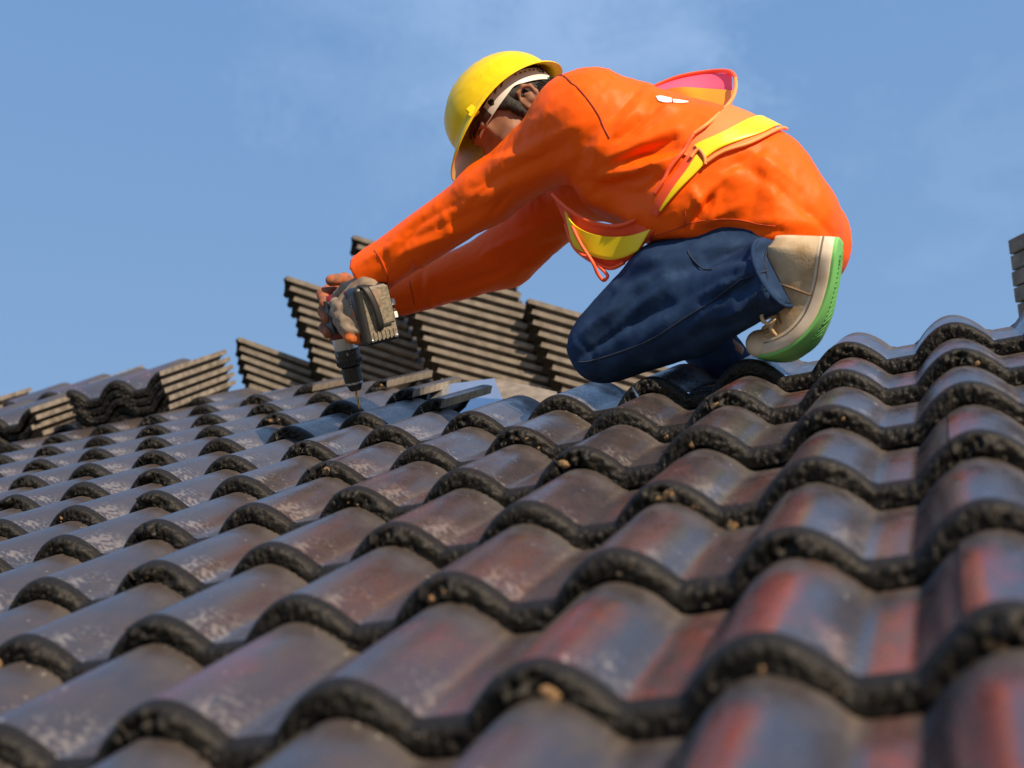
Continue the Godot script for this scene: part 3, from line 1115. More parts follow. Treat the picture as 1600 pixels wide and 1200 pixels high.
	# sewn lines
	var seam := func(pts: Array, n: int, r: float, off: float, m: Material, parent: Node3D, on: Field, cloth: Dictionary, called: String) -> void:
		var line := spline(pts, n)
		for k in line.size():
			line[k] = on.settle(line[k], off)
		for k in line.size():
			line[k] = cling(line[k], cloth, 0.0008)
		part(called, tube(line, r, 6), m, parent)
	seam.call([Vector3(0.07961, 0.60704, 0.15584), Vector3(0.12414, 0.54577, 0.18024), Vector3(0.15277, 0.50179, 0.18371), Vector3(0.17131, 0.47032, 0.17352), Vector3(0.18341, 0.43930, 0.16591)], 24, .0016, .003, M.shirt_seam, shirt, sh, laid, "seam")
	seam.call([Vector3(0.28196, 0.25365, 0.12264), Vector3(0.28830, 0.27047, 0.12836), Vector3(0.29017, 0.28545, 0.13483)], 8, .0014, .003, M.shirt_seam, shirt, sh, laid, "seam")
	seam.call([Vector3(0.20966, 0.26503, 0.09626), Vector3(0.28593, 0.24947, 0.13086), Vector3(0.36485, 0.22533, 0.14870), Vector3(0.44363, 0.20225, 0.15541)], 20, .0010, .0035, M.shirt_seam, shirt, sh, laid, "seam")
	seam.call([Vector3(-0.35417, 0.42307, 0.01707), Vector3(-0.34268, 0.40871, 0.00597), Vector3(-0.34303, 0.39490, -0.01218), Vector3(-0.35377, 0.37666, -0.02864)], 16, .0012, .003, M.shirt_seam, shirt, sh, laid, "seam")
	seam.call([Vector3(-0.36314, 0.44259, -0.15716), Vector3(-0.36162, 0.41789, -0.16953), Vector3(-0.36585, 0.40038, -0.18803)], 12, .0012, .003, M.shirt_seam, shirt, sh, laid, "seam")
	# worn white print on the back
	for q in [[[Vector3(0.26753, 0.50563, 0.17256), Vector3(0.28045, 0.51238, 0.17104), Vector3(0.29493, 0.51082, 0.16497)], [Vector3(0.27268, 0.49537, 0.17744), Vector3(0.28507, 0.48682, 0.17463), Vector3(0.29503, 0.48953, 0.17227)]], [[Vector3(0.29765, 0.50670, 0.16784), Vector3(0.30980, 0.50419, 0.16217), Vector3(0.32301, 0.50165, 0.15610)], [Vector3(0.29672, 0.48742, 0.17064), Vector3(0.30753, 0.48907, 0.16746), Vector3(0.31861, 0.49369, 0.15975)]]]:
		part("print", ribbon(q[0], q[1], 14, 5, .002, sh, .003, laid), M.print, shirt)

	# ---- jeans
	var je := Field.new()
	je.k = 0.014
	je.bone(Vector3(0.39108, 0.27196, -0.01382), Vector3(0.23747, 0.20920, 0.00094), .104, .096)
	je.bone(Vector3(0.23747, 0.20920, 0.00094), Vector3(0.08585, 0.14165, -0.02235), .098, .064)
	je.bone(Vector3(0.08849, 0.13836, -0.02490), Vector3(0.26095, 0.13670, 0.02771), .064, .066)
	je.bone(Vector3(0.26095, 0.13670, 0.02771), Vector3(0.42568, 0.14621, 0.11185), .066, .060, 1.004)
	je.bone(Vector3(0.40784, 0.30240, -0.06382), Vector3(0.39934, 0.36670, -0.14672), .095, .10)
	je.bone(Vector3(0.40604, 0.37200, -0.14665), Vector3(0.16017, 0.35964, -0.29576), .10, .072)
	je.bone(Vector3(0.16017, 0.35964, -0.29576), Vector3(0.26765, 0.15994, -0.31400), .066, .050, 1.002)
	var dj := je.mesh(0.006)
	soften(dj, 1)
	fold(dj, [
		[Vector3(0.40734, 0.18665, 0.11458), Vector3(0.26351, 0.18636, 0.10891), .012, -.006], [Vector3(0.33384, 0.19418, 0.12184), Vector3(0.13121, 0.14722, 0.05707), .016, .006], [Vector3(0.23013, 0.18731, 0.10996), Vector3(0.08888, 0.12645, 0.03934), .012, -.005],
		[Vector3(0.19339, 0.18799, 0.10043), Vector3(0.04993, 0.12598, 0.03007), .012, .005], [Vector3(0.23261, 0.14709, 0.08981), Vector3(0.05387, 0.10074, 0.02822), .010, -.005], [Vector3(0.40515, 0.15276, 0.12253), Vector3(0.25488, 0.14172, 0.09073), .014, .006],
		[Vector3(0.40542, 0.12855, 0.11085), Vector3(0.28611, 0.13106, 0.08583), .012, -.007], [Vector3(0.39679, 0.10950, 0.10491), Vector3(0.30154, 0.10563, 0.06800), .012, .006], [Vector3(0.38920, 0.17271, 0.13793), Vector3(0.35357, 0.11535, 0.10023), .012, -.005],
		[Vector3(0.32626, 0.15503, 0.10589), Vector3(0.35496, 0.09483, 0.06655), .012, .004], [Vector3(0.22683, 0.11720, 0.07763), Vector3(0.11496, 0.07985, 0.01914), .014, .004], [Vector3(0.05726, 0.13619, 0.03226), Vector3(0.09025, 0.06812, -0.00075), .009, -.004],
		[Vector3(0.03829, 0.12117, 0.03205), Vector3(0.06216, 0.07840, 0.00282), .008, .004],
		[Vector3(0.41153, 0.21600, 0.09204), Vector3(0.21242, 0.23285, 0.11489), .016, .007], [Vector3(0.34818, 0.16408, 0.10217), Vector3(0.16085, 0.13219, 0.06234), .014, -.009], [Vector3(0.19993, 0.25328, 0.10590), Vector3(0.06962, 0.17239, 0.04503), .016, .006],
		[Vector3(0.14011, 0.19324, 0.07581), Vector3(0.08958, 0.15759, 0.05397), .007, -.006], [Vector3(0.16550, 0.17231, 0.06814), Vector3(0.07505, 0.13735, 0.04963), .007, .005], [Vector3(0.17935, 0.14683, 0.06255), Vector3(0.08061, 0.11118, 0.03507), .007, -.006],
		[Vector3(0.39811, 0.16754, 0.13219), Vector3(0.33970, 0.15966, 0.11485), .008, .006], [Vector3(0.40352, 0.14323, 0.13025), Vector3(0.32313, 0.12592, 0.10480), .008, -.006], [Vector3(0.40305, 0.11931, 0.13066), Vector3(0.32492, 0.09593, 0.07812), .009, .006],
		[Vector3(0.39226, 0.10028, 0.11384), Vector3(0.30782, 0.08551, 0.05606), .008, -.005], [Vector3(0.30536, 0.12538, 0.07604), Vector3(0.23759, 0.09528, 0.03984), .010, .004], [Vector3(0.32238, 0.09549, 0.06717), Vector3(0.16366, 0.06573, 0.02952), .016, -.004], [Vector3(0.30043, 0.20512, 0.11599), Vector3(0.19922, 0.21815, 0.11271), .014, .005],
		[Vector3(0.28814, 0.22049, 0.12786), Vector3(0.17359, 0.19809, 0.08918), .012, -.006], [Vector3(0.36283, 0.08570, 0.08265), Vector3(0.28125, 0.08009, 0.03988), .012, .005], [Vector3(0.39346, 0.14351, 0.12240), Vector3(0.39892, 0.09490, 0.09714), .008, .005]], .003, .0008, Vector3(-0.93453, -0.34525, -0.05521), .0025)
	var laid_j := surface_of(dj)
	var jeans := part("jeans", skin(dj), M.denim, person, o)
	seam.call([Vector3(0.03770, 0.08881, 0.02847), Vector3(0.09220, 0.08171, 0.04007), Vector3(0.17615, 0.08316, 0.06830), Vector3(0.27456, 0.11011, 0.09174), Vector3(0.36024, 0.12536, 0.12593), Vector3(0.41161, 0.13819, 0.13654)], 30, .0016, .003, M.denim_seam, jeans, je, laid_j, "seam")
	seam.call([Vector3(0.28645, 0.22751, 0.13185), Vector3(0.29031, 0.21251, 0.13493), Vector3(0.30542, 0.19325, 0.13184), Vector3(0.31854, 0.18006, 0.13239)], 12, .0016, .003, M.denim_seam, jeans, je, laid_j, "seam")
	seam.call([Vector3(0.43263, 0.19242, 0.13140), Vector3(0.41535, 0.15244, 0.14198), Vector3(0.40008, 0.12422, 0.13410), Vector3(0.38454, 0.09737, 0.10361)], 16, .0016, .003, M.denim_seam, jeans, je, laid_j, "seam")
	var cuff_line := []
	var ax: Vector3 = (Vector3(0.42568, 0.14621, 0.11185) - Vector3(0.26095, 0.13670, 0.02771)).normalized()
	var s1 := ax.cross(AWAY).normalized()
	var s2 := ax.cross(s1).normalized()
	for k in 25:
		var an := TAU * k / 24.0
		cuff_line.append(Vector3(0.42568, 0.14621, 0.11185) + ax * .002 + (s1 * cos(an) + s2 * sin(an)) * (.0605 + .002 * sin(an * 3.0)))
	part("cuff", tube(PackedVector3Array(cuff_line), .0035, 8), M.denim, jeans)
	part("sock", tube(PackedVector3Array([Vector3(0.37430, 0.16030, 0.07324), Vector3(0.42475, 0.16875, 0.08210), Vector3(0.45923, 0.17055, 0.08196)]), .038, 20, .034), M.sock, person, o)

	build_head(person, o)
	build_body(person, o)
	build_vest(person, o, sh, laid)
	build_shoe(person, o)
	build_gloves(person, o)

func build_body(person: Node3D, o: Transform3D) -> void:
	pass

func head_at(f: float, u: float, l: float) -> Vector3:
	return Vector3(-0.04266, 0.65100, 0.01159) + Vector3(-0.69468, -0.68428, 0.22175) * f + Vector3(-0.57469, 0.71338, 0.40102) * u + Vector3(0.43260, -0.15114, 0.88883) * l

func build_head(person: Node3D, o: Transform3D) -> void:
	var F := Vector3(-0.69468, -0.68428, 0.22175)
	var U := Vector3(-0.57469, 0.71338, 0.40102)
	var L := Vector3(0.43260, -0.15114, 0.88883)
	# ---- body: head and neck fine, trunk and limbs under the clothes coarse, one mesh
	var hd := Field.new()
	hd.k = 0.018
	hd.ellipsoid(head_at(-.006, .030, 0), F * .094, U * .084, L * .075)
	hd.ellipsoid(head_at(.030, -.035, 0), F * .062, U * .080, L * .060)
	hd.bone(head_at(.055, -.098, 0), head_at(.058, -.100, 0), .020, .020)
	hd.bone(head_at(.02, -.085, .035), head_at(.05, -.10, .012), .016, .018)
	hd.bone(head_at(.02, -.085, -.035), head_at(.05, -.10, -.012), .016, .018)
	hd.bone(head_at(.092, .004, 0), head_at(.112, -.035, 0), .008, .012)
	hd.bone(head_at(.100, -.038, .012), head_at(.100, -.038, -.012), .009, .009)
	hd.bone(head_at(.080, .030, .042), head_at(.092, .028, .012), .008, .009)
	hd.bone(head_at(.080, .030, -.042), head_at(.092, .028, -.012), .008, .009)
	hd.bone(head_at(.068, -.025, .044), head_at(.05, -.02, .056), .014, .012)
	hd.bone(head_at(.068, -.025, -.044), head_at(.05, -.02, -.056), .014, .012)
	hd.bone(head_at(.090, -.064, .016), head_at(.090, -.064, -.016), .006, .006)
	hd.bone(head_at(.088, -.073, .014), head_at(.088, -.073, -.014), .006, .006)
	hd.bone(head_at(-.03, -.03, 0), head_at(-.055, -.13, .0), .058, .056)
	hd.dig.append([head_at(.098, .010, .034), .016, .012])
	hd.dig.append([head_at(.098, .010, -.034), .016, .012])
	for s in [1.0, -1.0]:
		hd.bone(head_at(.086, .010, .033 * s), head_at(.086, .010, .0335 * s), .0115, .0115)
	var d := hd.mesh(0.0036)
	# ears: a rim with a hollow, as small chains
	for s in [1.0, -1.0]:
		var ear := Field.new()
		ear.k = 0.005
		var e := func(f: float, u: float, l: float) -> Vector3:
			return head_at(-.004 + f, -.010 + u, (.073 + l) * s)
		ear.chain([e.call(.010, .012, .002), e.call(.004, .027, .010), e.call(-.010, .030, .016), e.call(-.020, .020, .019), e.call(-.021, .004, .017), e.call(-.014, -.012, .012), e.call(-.004, -.026, .006), e.call(.004, -.026, .003), e.call(.006, -.016, .002)], [.003, .0036, .0038, .0038, .0038, .0036, .0052, .005, .004])
		ear.chain([e.call(-.004, .016, .010), e.call(-.011, .010, .012), e.call(-.011, -.002, .010), e.call(-.004, -.010, .006)], [.003, .0035, .0035, .003])
		ear.bone(e.call(-.004, .004, -.002), e.call(-.008, .004, .004), .018, .012)
		ear.bone(e.call(.007, -.003, .002), e.call(.006, -.008, .003), .004, .004)
		var de := ear.mesh(0.0022)
		var at: int = d.v.size()
		d.v.append_array(de.v)
		for q in de.idx:
			d.idx.append(q + at)
	# trunk, arms and legs inside the clothes
	var bd := Field.new()
	bd.k = 0.05
	bd.bone(Vector3(0.41578, 0.32176, -0.03411), Vector3(0.30493, 0.43208, -0.01067), .09, .085)
	bd.bone(Vector3(0.41357, 0.35741, -0.09800), Vector3(0.29958, 0.46683, -0.06216), .09, .085)
	bd.bone(Vector3(0.30597, 0.43746, -0.00848), Vector3(0.16534, 0.50275, 0.02773), .09, .085)
	bd.bone(Vector3(0.16122, 0.51403, 0.01128), Vector3(0.05770, 0.65387, 0.02279), .07, .048)
	bd.bone(Vector3(0.13123, 0.53008, 0.11173), Vector3(-0.10980, 0.49109, 0.03569), .05, .042)
	bd.bone(Vector3(-0.10980, 0.49109, 0.03569), Vector3(-0.38052, 0.42608, -0.04188), .042, .028)
	bd.bone(Vector3(0.05578, 0.57647, -0.13032), Vector3(-0.16639, 0.48221, -0.21052), .05, .042)
	bd.bone(Vector3(-0.16639, 0.48221, -0.21052), Vector3(-0.37603, 0.43930, -0.20071), .042, .027)
	bd.bone(Vector3(0.38498, 0.29684, -0.05807), Vector3(0.08557, 0.14590, -0.03189), .07, .05)
	bd.bone(Vector3(0.08679, 0.14374, -0.02754), Vector3(0.41387, 0.15932, 0.08158), .05, .030)
	bd.bone(Vector3(0.40604, 0.37200, -0.14665), Vector3(0.16017, 0.35964, -0.29576), .085, .05)
	bd.bone(Vector3(0.16017, 0.35964, -0.29576), Vector3(0.26536, 0.19692, -0.29547), .045, .034)
	var db := bd.mesh(0.015)
	var at2: int = d.v.size()
	d.v.append_array(db.v)
	for q in db.idx:
		d.idx.append(q + at2)
	var blot := noise(40.0, 3, FastNoiseLite.TYPE_SIMPLEX_SMOOTH, 71)
	var tone := func(p: Vector3, _n: Vector3) -> Color:
		var q: Vector3 = p - Vector3(-0.04266, 0.65100, 0.01159)
		var f := q.dot(F)
		var u := q.dot(U)
		var l := absf(q.dot(L))
		var c := Color(.25, .118, .070).lerp(Color(.31, .145, .092), clampf(blot.get_noise_3dv(p), 0, 1))
		var eye := Vector3(f - .097, u - .010, l - .033).length()
		if eye < .007:
			c = Color(.02, .012, .01)
		elif Vector3(f - .092, (u - .010) * 1.8, l - .034).length() < .014:
			c = Color(.22, .17, .15).lerp(c, .3)
		if absf(u - .034 - (l - .03) * .1) < .006 and l > .010 and l < .052 and f > .05:
			c = Color(.02, .014, .012)
		if f > .07 and absf(u + .068) < .008 and l < .024:
			c = Color(.30, .10, .08)
		if u < -.055 and f > .03:
			c = c.lerp(Color(.10, .07, .06), .35)
		return c
	part("body", skin(d, tone), M.skin, person, o)
	# ---- hair
	var ha := Field.new()
	ha.k = 0.008
	ha.ellipsoid(head_at(-.008, .030, 0), F * .096, U * .089, L * .081)
	var front := Plane(F * .80 - U * .6, head_at(.058, .03, 0))
	var low := Plane((-U + F * .9).normalized(), head_at(-.05, -.040, 0))
	ha.planes.append(front)
	ha.planes.append(low)
	ha.planes.append(Plane(U, head_at(0, .062, 0)))
	var dh := ha.mesh(0.005)
	for s in [1.0, -1.0]:
		var sb := Field.new()
		sb.k = 0.008
		sb.chain([head_at(.022, .03, .071 * s), head_at(.018, .0, .071 * s), head_at(.014, -.03, .067 * s)], [.011, .009, .005])
		sb.chain([head_at(.042, .040, .064 * s), head_at(.028, .018, .069 * s)], [.011, .008])
		var ds := sb.mesh(0.004)
		var at3: int = dh.v.size()
		dh.v.append_array(ds.v)
		for q in ds.idx:
			dh.idx.append(q + at3)
	fold(dh, [], .003, .004)
	var hair := part("hair", skin(dh), M.hair, person, o)
	var locks := []
	for k in 150:
		var l := rng.randf_range(-1, 1)
		var f := rng.randf_range(-.095, -.035)
		var p := head_at(f, rng.randf_range(-.045, .0), signf(l) * sqrt(maxf(0.0, 1.0 - pow((f + .016) / .1, 2.0))) * .08)
		var side := (p - head_at(-.016, 0, 0)).normalized()
		locks.append(tube(PackedVector3Array([p - side * .004 + U * .012, p + side * .002, p + side * .003 - U * rng.randf_range(.008, .016) + F * rng.randf_range(-.008, .004)]), .0013, 4, .0003))
	part("lock", joined(locks), M.hair, hair).set_meta("kind", "stuff")

	build_hat(person, o)

# ---- hard hat
func hat_at(f: float, u: float, l: float) -> Vector3:
	return Vector3(-0.07145, 0.67127, 0.02905) + Vector3(-0.75152, -0.65109, 0.10630) * f + Vector3(-0.58809, 0.73419, 0.33928) * u + Vector3(0.29895, -0.19246, 0.93466) * l

func build_hat(person: Node3D, o: Transform3D) -> void:
	var F := Vector3(-0.75152, -0.65109, 0.10630)
	var U := Vector3(-0.58809, 0.73419, 0.33928)
	var L := Vector3(0.29895, -0.19246, 0.93466)
	var rows := []
	var turns := 64
	# outline from the crown down to the rim, over it, and up the inside
	var prof := []
	for k in 17:
		var an := PI / 2.0 * (1.0 - k / 16.0)
		prof.append([cos(an), sin(an), 0.0, 0.0])
	prof.append([1.0, 0.0, .25, -.001])
	prof.append([1.0, 0.0, .6, -.004])
	prof.append([1.0, 0.0, .95, -.009])
	prof.append([1.0, 0.0, 1.0, -.012])
	prof.append([1.0, 0.0, .95, -.0135])
	prof.append([1.0, 0.0, .5, -.008])
	prof.append([1.0, 0.0, .0, -.004])
	for k in 8:
		var an := PI / 2.0 * (k + 1) / 8.0
		prof.append([cos(an) * .972, sin(an) * .97, 0.0, 0.0])
	for q in prof:
		var row := PackedVector3Array()
		for c in turns + 1:
			var an := TAU * c / turns
			var f := cos(an)
			var l := sin(an)
			var brim := .0085 + .040 * pow(maxf(0.0, f), 2.2) + .008 * pow(maxf(0.0, -f), 2.0)
			var dip: float = -.020 * pow(maxf(0.0, f), 2.0) * q[2] + .014 * (1.0 - pow(absf(f), 2.0)) - .012 * pow(maxf(0.0, -f), 2.0)
			var rr: float = q[0]
			var hh: float = pow(q[1], .92)
			var ridge := 0.0
			if q[1] > .05 and q[2] == 0.0:
				ridge = .005 * exp(-pow(l * rr / .10, 2.0)) * q[1] + .0035 * exp(-pow((absf(l * rr) - .34) / .06, 2.0)) * q[1]
			var low := 1.0 - hh
			row.append(Vector3(-0.07145, 0.67127, 0.02905) + F * (f * (.124 * rr + brim * q[2])) + L * (l * (.103 * rr + brim * q[2])) + U * (.101 * hh + q[3] + ridge + dip * low))
		rows.append(row)
	var hat := part("hard_hat", sheet(rows), M.hat, person, o)
	# suspension band round the head, with its rear strap and slots
	var band_a := []
	var band_b := []
	for k in 33:
		var an := TAU * k / 32.0
		var f := cos(an)
		var l := sin(an)
		var lift := .016 * (1.0 - absf(f)) - .016 * maxf(0.0, -f) - .006 * maxf(0.0, f)
		band_a.append(head_at(-.004 + f * .099, .046 + lift, l * .086))
		var wide := .030 + .004 * maxf(0.0, -f) - .008 * maxf(0.0, f)
		band_b.append(head_at(-.004 + f * .100, .046 + lift - wide, l * .087))
	part("headband", ribbon(band_a, band_b, 96, 3, .002), M.strap, hat)
	for k in 7:
		var an := 1.75 + k * .11
		var p := head_at(-.004 + cos(an) * .1022, .040 - .016 * maxf(0.0, -cos(an)) + .012 * (1.0 - absf(cos(an))), sin(an) * .0890)
		var bx := round_box(Vector3(.004, .0025, .0025), .0008, Vector3.ZERO, 1)
		part("slot", bx, M.dark, hat, Transform3D(Basis(F, U, L).orthonormalized(), p))
	for k in 3:
		var an: float = [0.62, 1.25, 1.42][k]
		part("slot", round_box(Vector3(.014, .003, .003), .001, Vector3.ZERO, 1), M.dark, hat, Transform3D(Basis(L, 0.5) * Basis(F, U, L).orthonormalized(), head_at(-.004 + cos(an) * .101, .043 + .008, sin(an) * .088)))
	var clip := joined([round_box(Vector3(.016, .022, .008), .002), round_box(Vector3(.022, .008, .006), .002, Vector3(.002, -.004, .003))])
	part("clip", clip, M.hat, hat, Transform3D(Basis(F, U, L).orthonormalized(), hat_at(.070, .004, .095)))
	var pad_a := []
	var pad_b := []
	for k in 17:
		var an := -.85 + 1.7 * k / 16.0
		pad_a.append(head_at(-.004 + cos(an) * .1015, .046, sin(an) * .0885))
		pad_b.append(head_at(-.004 + cos(an) * .1025, .024, sin(an) * .0895))
	part("brow_pad", ribbon(pad_a, pad_b, 32, 3, .006), M.brow, hat)

# ---- safety vest
func build_vest(person: Node3D, o: Transform3D, sh: Field, laid: Dictionary) -> void:
	var vest := Node3D.new()
	vest.name = "vest"
	person.add_child(vest)
	vest.transform = o
	var edge := func(pts: Array, r: float, m: Material, on: Field, off: float, called := "trim") -> void:
		var line := spline(pts, pts.size() * 6)
		if on:
			for k in line.size():
				line[k] = cling(on.settle(line[k], off), laid, off * 0.6)
		part(called, tube(line, r, 8), m, vest)
	# back panel, lying on the shirt
	part("back_panel", ribbon([Vector3(0.38617, 0.60015, 0.03986), Vector3(0.38733, 0.50500, 0.11070), Vector3(0.35791, 0.42345, 0.17594), Vector3(0.32872, 0.39675, 0.18558), Vector3(0.30547, 0.37163, 0.18211)], [Vector3(0.39575, 0.56949, 0.02168), Vector3(0.44277, 0.47295, 0.05164), Vector3(0.44618, 0.40216, 0.13331), Vector3(0.37716, 0.36609, 0.18814), Vector3(0.34208, 0.34924, 0.18130)], 24, 10, .002, sh, .005, laid), M.vest_mesh, vest)
	part("reflective_band", ribbon([Vector3(0.32724, 0.38382, 0.17994), Vector3(0.37500, 0.40131, 0.18243), Vector3(0.40557, 0.42572, 0.15951), Vector3(0.42763, 0.45972, 0.09760), Vector3(0.43239, 0.48592, 0.03830)], [Vector3(0.34095, 0.35680, 0.17365), Vector3(0.37160, 0.37093, 0.18083), Vector3(0.40927, 0.38911, 0.16400), Vector3(0.43962, 0.41178, 0.11697), Vector3(0.44942, 0.44145, 0.05749)], 24, 6, .003, sh, .009, laid), M.band, vest)
	edge.call([Vector3(0.34371, 0.34720, 0.17973), Vector3(0.37522, 0.36123, 0.18653), Vector3(0.41996, 0.38006, 0.16742), Vector3(0.44727, 0.40847, 0.11257), Vector3(0.45475, 0.43607, 0.05295)], .0032, M.trim_pale, sh, .012)
	# the side tab that folds under
	part("reflective_band", ribbon([Vector3(0.32935, 0.36518, 0.18193), Vector3(0.30601, 0.33918, 0.17807), Vector3(0.27830, 0.31568, 0.16534), Vector3(0.24994, 0.29411, 0.14208)], [Vector3(0.34031, 0.34535, 0.18009), Vector3(0.32362, 0.33555, 0.16986), Vector3(0.29028, 0.31425, 0.16024), Vector3(0.25160, 0.29203, 0.14048)], 16, 4, .003, sh, .008, laid), M.band, vest)
	edge.call([Vector3(0.31829, 0.36061, 0.18381), Vector3(0.33290, 0.37301, 0.18437), Vector3(0.34259, 0.35714, 0.18489), Vector3(0.34194, 0.34331, 0.17851)], .003, M.trim_pale, sh, .014)
	part("side_panel", ribbon([Vector3(0.32401, 0.38294, 0.18070), Vector3(0.29554, 0.35201, 0.17637), Vector3(0.26452, 0.32683, 0.15238), Vector3(0.23753, 0.30289, 0.12749)], [Vector3(0.33110, 0.35318, 0.17554), Vector3(0.30243, 0.33478, 0.16560), Vector3(0.27256, 0.31118, 0.15361), Vector3(0.24406, 0.28938, 0.13030)], 18, 4, .002, sh, .005, laid), M.vest, vest)
	# the raised far side: its inner face shows pink above an orange stripe
	part("far_panel", ribbon([Vector3(0.21634, 0.68757, -0.04276), Vector3(0.26691, 0.68855, -0.03752), Vector3(0.32879, 0.67098, -0.02196), Vector3(0.37839, 0.63248, 0.01147)], [Vector3(0.23366, 0.65604, -0.01749), Vector3(0.27619, 0.64098, -0.00529), Vector3(0.32559, 0.61891, 0.00103), Vector3(0.37859, 0.58478, 0.02361)], 20, 5, .002), M.pink, vest)
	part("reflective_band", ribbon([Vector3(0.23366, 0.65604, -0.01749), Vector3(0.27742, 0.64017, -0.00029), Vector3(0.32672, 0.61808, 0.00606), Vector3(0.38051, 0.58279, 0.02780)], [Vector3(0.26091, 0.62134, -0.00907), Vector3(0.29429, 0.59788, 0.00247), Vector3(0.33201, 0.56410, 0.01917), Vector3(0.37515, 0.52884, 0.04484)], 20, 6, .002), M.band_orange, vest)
	# armhole edge: over the back, down the side and round to the front
	edge.call([Vector3(0.20609, 0.68333, -0.04102), Vector3(0.26735, 0.69082, -0.03660), Vector3(0.33288, 0.67421, -0.02191), Vector3(0.37679, 0.63584, 0.01366), Vector3(0.39015, 0.59784, 0.03729)], .0042, M.trim, null, 0.0)
	edge.call([Vector3(0.38947, 0.60003, 0.03859), Vector3(0.38932, 0.56254, 0.05575), Vector3(0.38172, 0.51184, 0.09269), Vector3(0.35893, 0.43121, 0.16760), Vector3(0.32654, 0.40453, 0.17842)], .0034, M.trim_pale, null, 0.0)
	edge.call([Vector3(0.32654, 0.40453, 0.17842), Vector3(0.30363, 0.37269, 0.18329), Vector3(0.27663, 0.34816, 0.16980), Vector3(0.24842, 0.32262, 0.14460)], .0036, M.trim, sh, .012)
	edge.call([Vector3(0.24842, 0.32262, 0.14460), Vector3(0.20177, 0.31300, 0.10459), Vector3(0.15678, 0.31286, 0.09187), Vector3(0.10997, 0.33207, 0.09490), Vector3(0.07243, 0.36379, 0.10052), Vector3(0.04145, 0.40624, 0.09717)], .0036, M.trim, null, 0.0)
	# front panel, hanging below the chest
	part("front_panel", ribbon([Vector3(0.03994, 0.40787, 0.09267), Vector3(0.07097, 0.36538, 0.09597), Vector3(0.10857, 0.33362, 0.09032), Vector3(0.15548, 0.31440, 0.08724), Vector3(0.20055, 0.31457, 0.09995), Vector3(0.24728, 0.32429, 0.13998)], [Vector3(0.05320, 0.36043, 0.05926), Vector3(0.06525, 0.31240, 0.05521), Vector3(0.09298, 0.27926, 0.05253), Vector3(0.12604, 0.25948, 0.04260), Vector3(0.17239, 0.26361, 0.05673), Vector3(0.23982, 0.28247, 0.11688)], 36, 10, .002), M.vest, vest)
	part("reflective_band", ribbon([Vector3(0.06485, 0.36192, 0.10007), Vector3(0.07917, 0.33200, 0.09685), Vector3(0.10733, 0.30968, 0.09100), Vector3(0.14445, 0.29658, 0.08628), Vector3(0.18091, 0.28733, 0.09181), Vector3(0.22281, 0.27748, 0.11490)], [Vector3(0.06422, 0.31709, 0.06952), Vector3(0.07294, 0.29908, 0.06938), Vector3(0.09781, 0.27969, 0.06731), Vector3(0.12893, 0.26586, 0.06210), Vector3(0.16012, 0.26067, 0.06801), Vector3(0.18917, 0.25876, 0.08328)], 30, 6, .003), M.band, vest)
	edge.call([Vector3(0.05397, 0.35887, 0.06174), Vector3(0.06601, 0.31089, 0.05772), Vector3(0.09371, 0.27778, 0.05506), Vector3(0.12673, 0.25803, 0.04515), Vector3(0.15588, 0.25826, 0.05440)], .004, M.trim, null, 0.0)
	edge.call([Vector3(0.07592, 0.32997, 0.09473), Vector3(0.08774, 0.29502, 0.08535), Vector3(0.10374, 0.26017, 0.07448), Vector3(0.10743, 0.24355, 0.05933), Vector3(0.11383, 0.23517, 0.04713), Vector3(0.12068, 0.24570, 0.04381), Vector3(0.10667, 0.26547, 0.05258)], .0032, M.trim, null, 0.0, "tie")

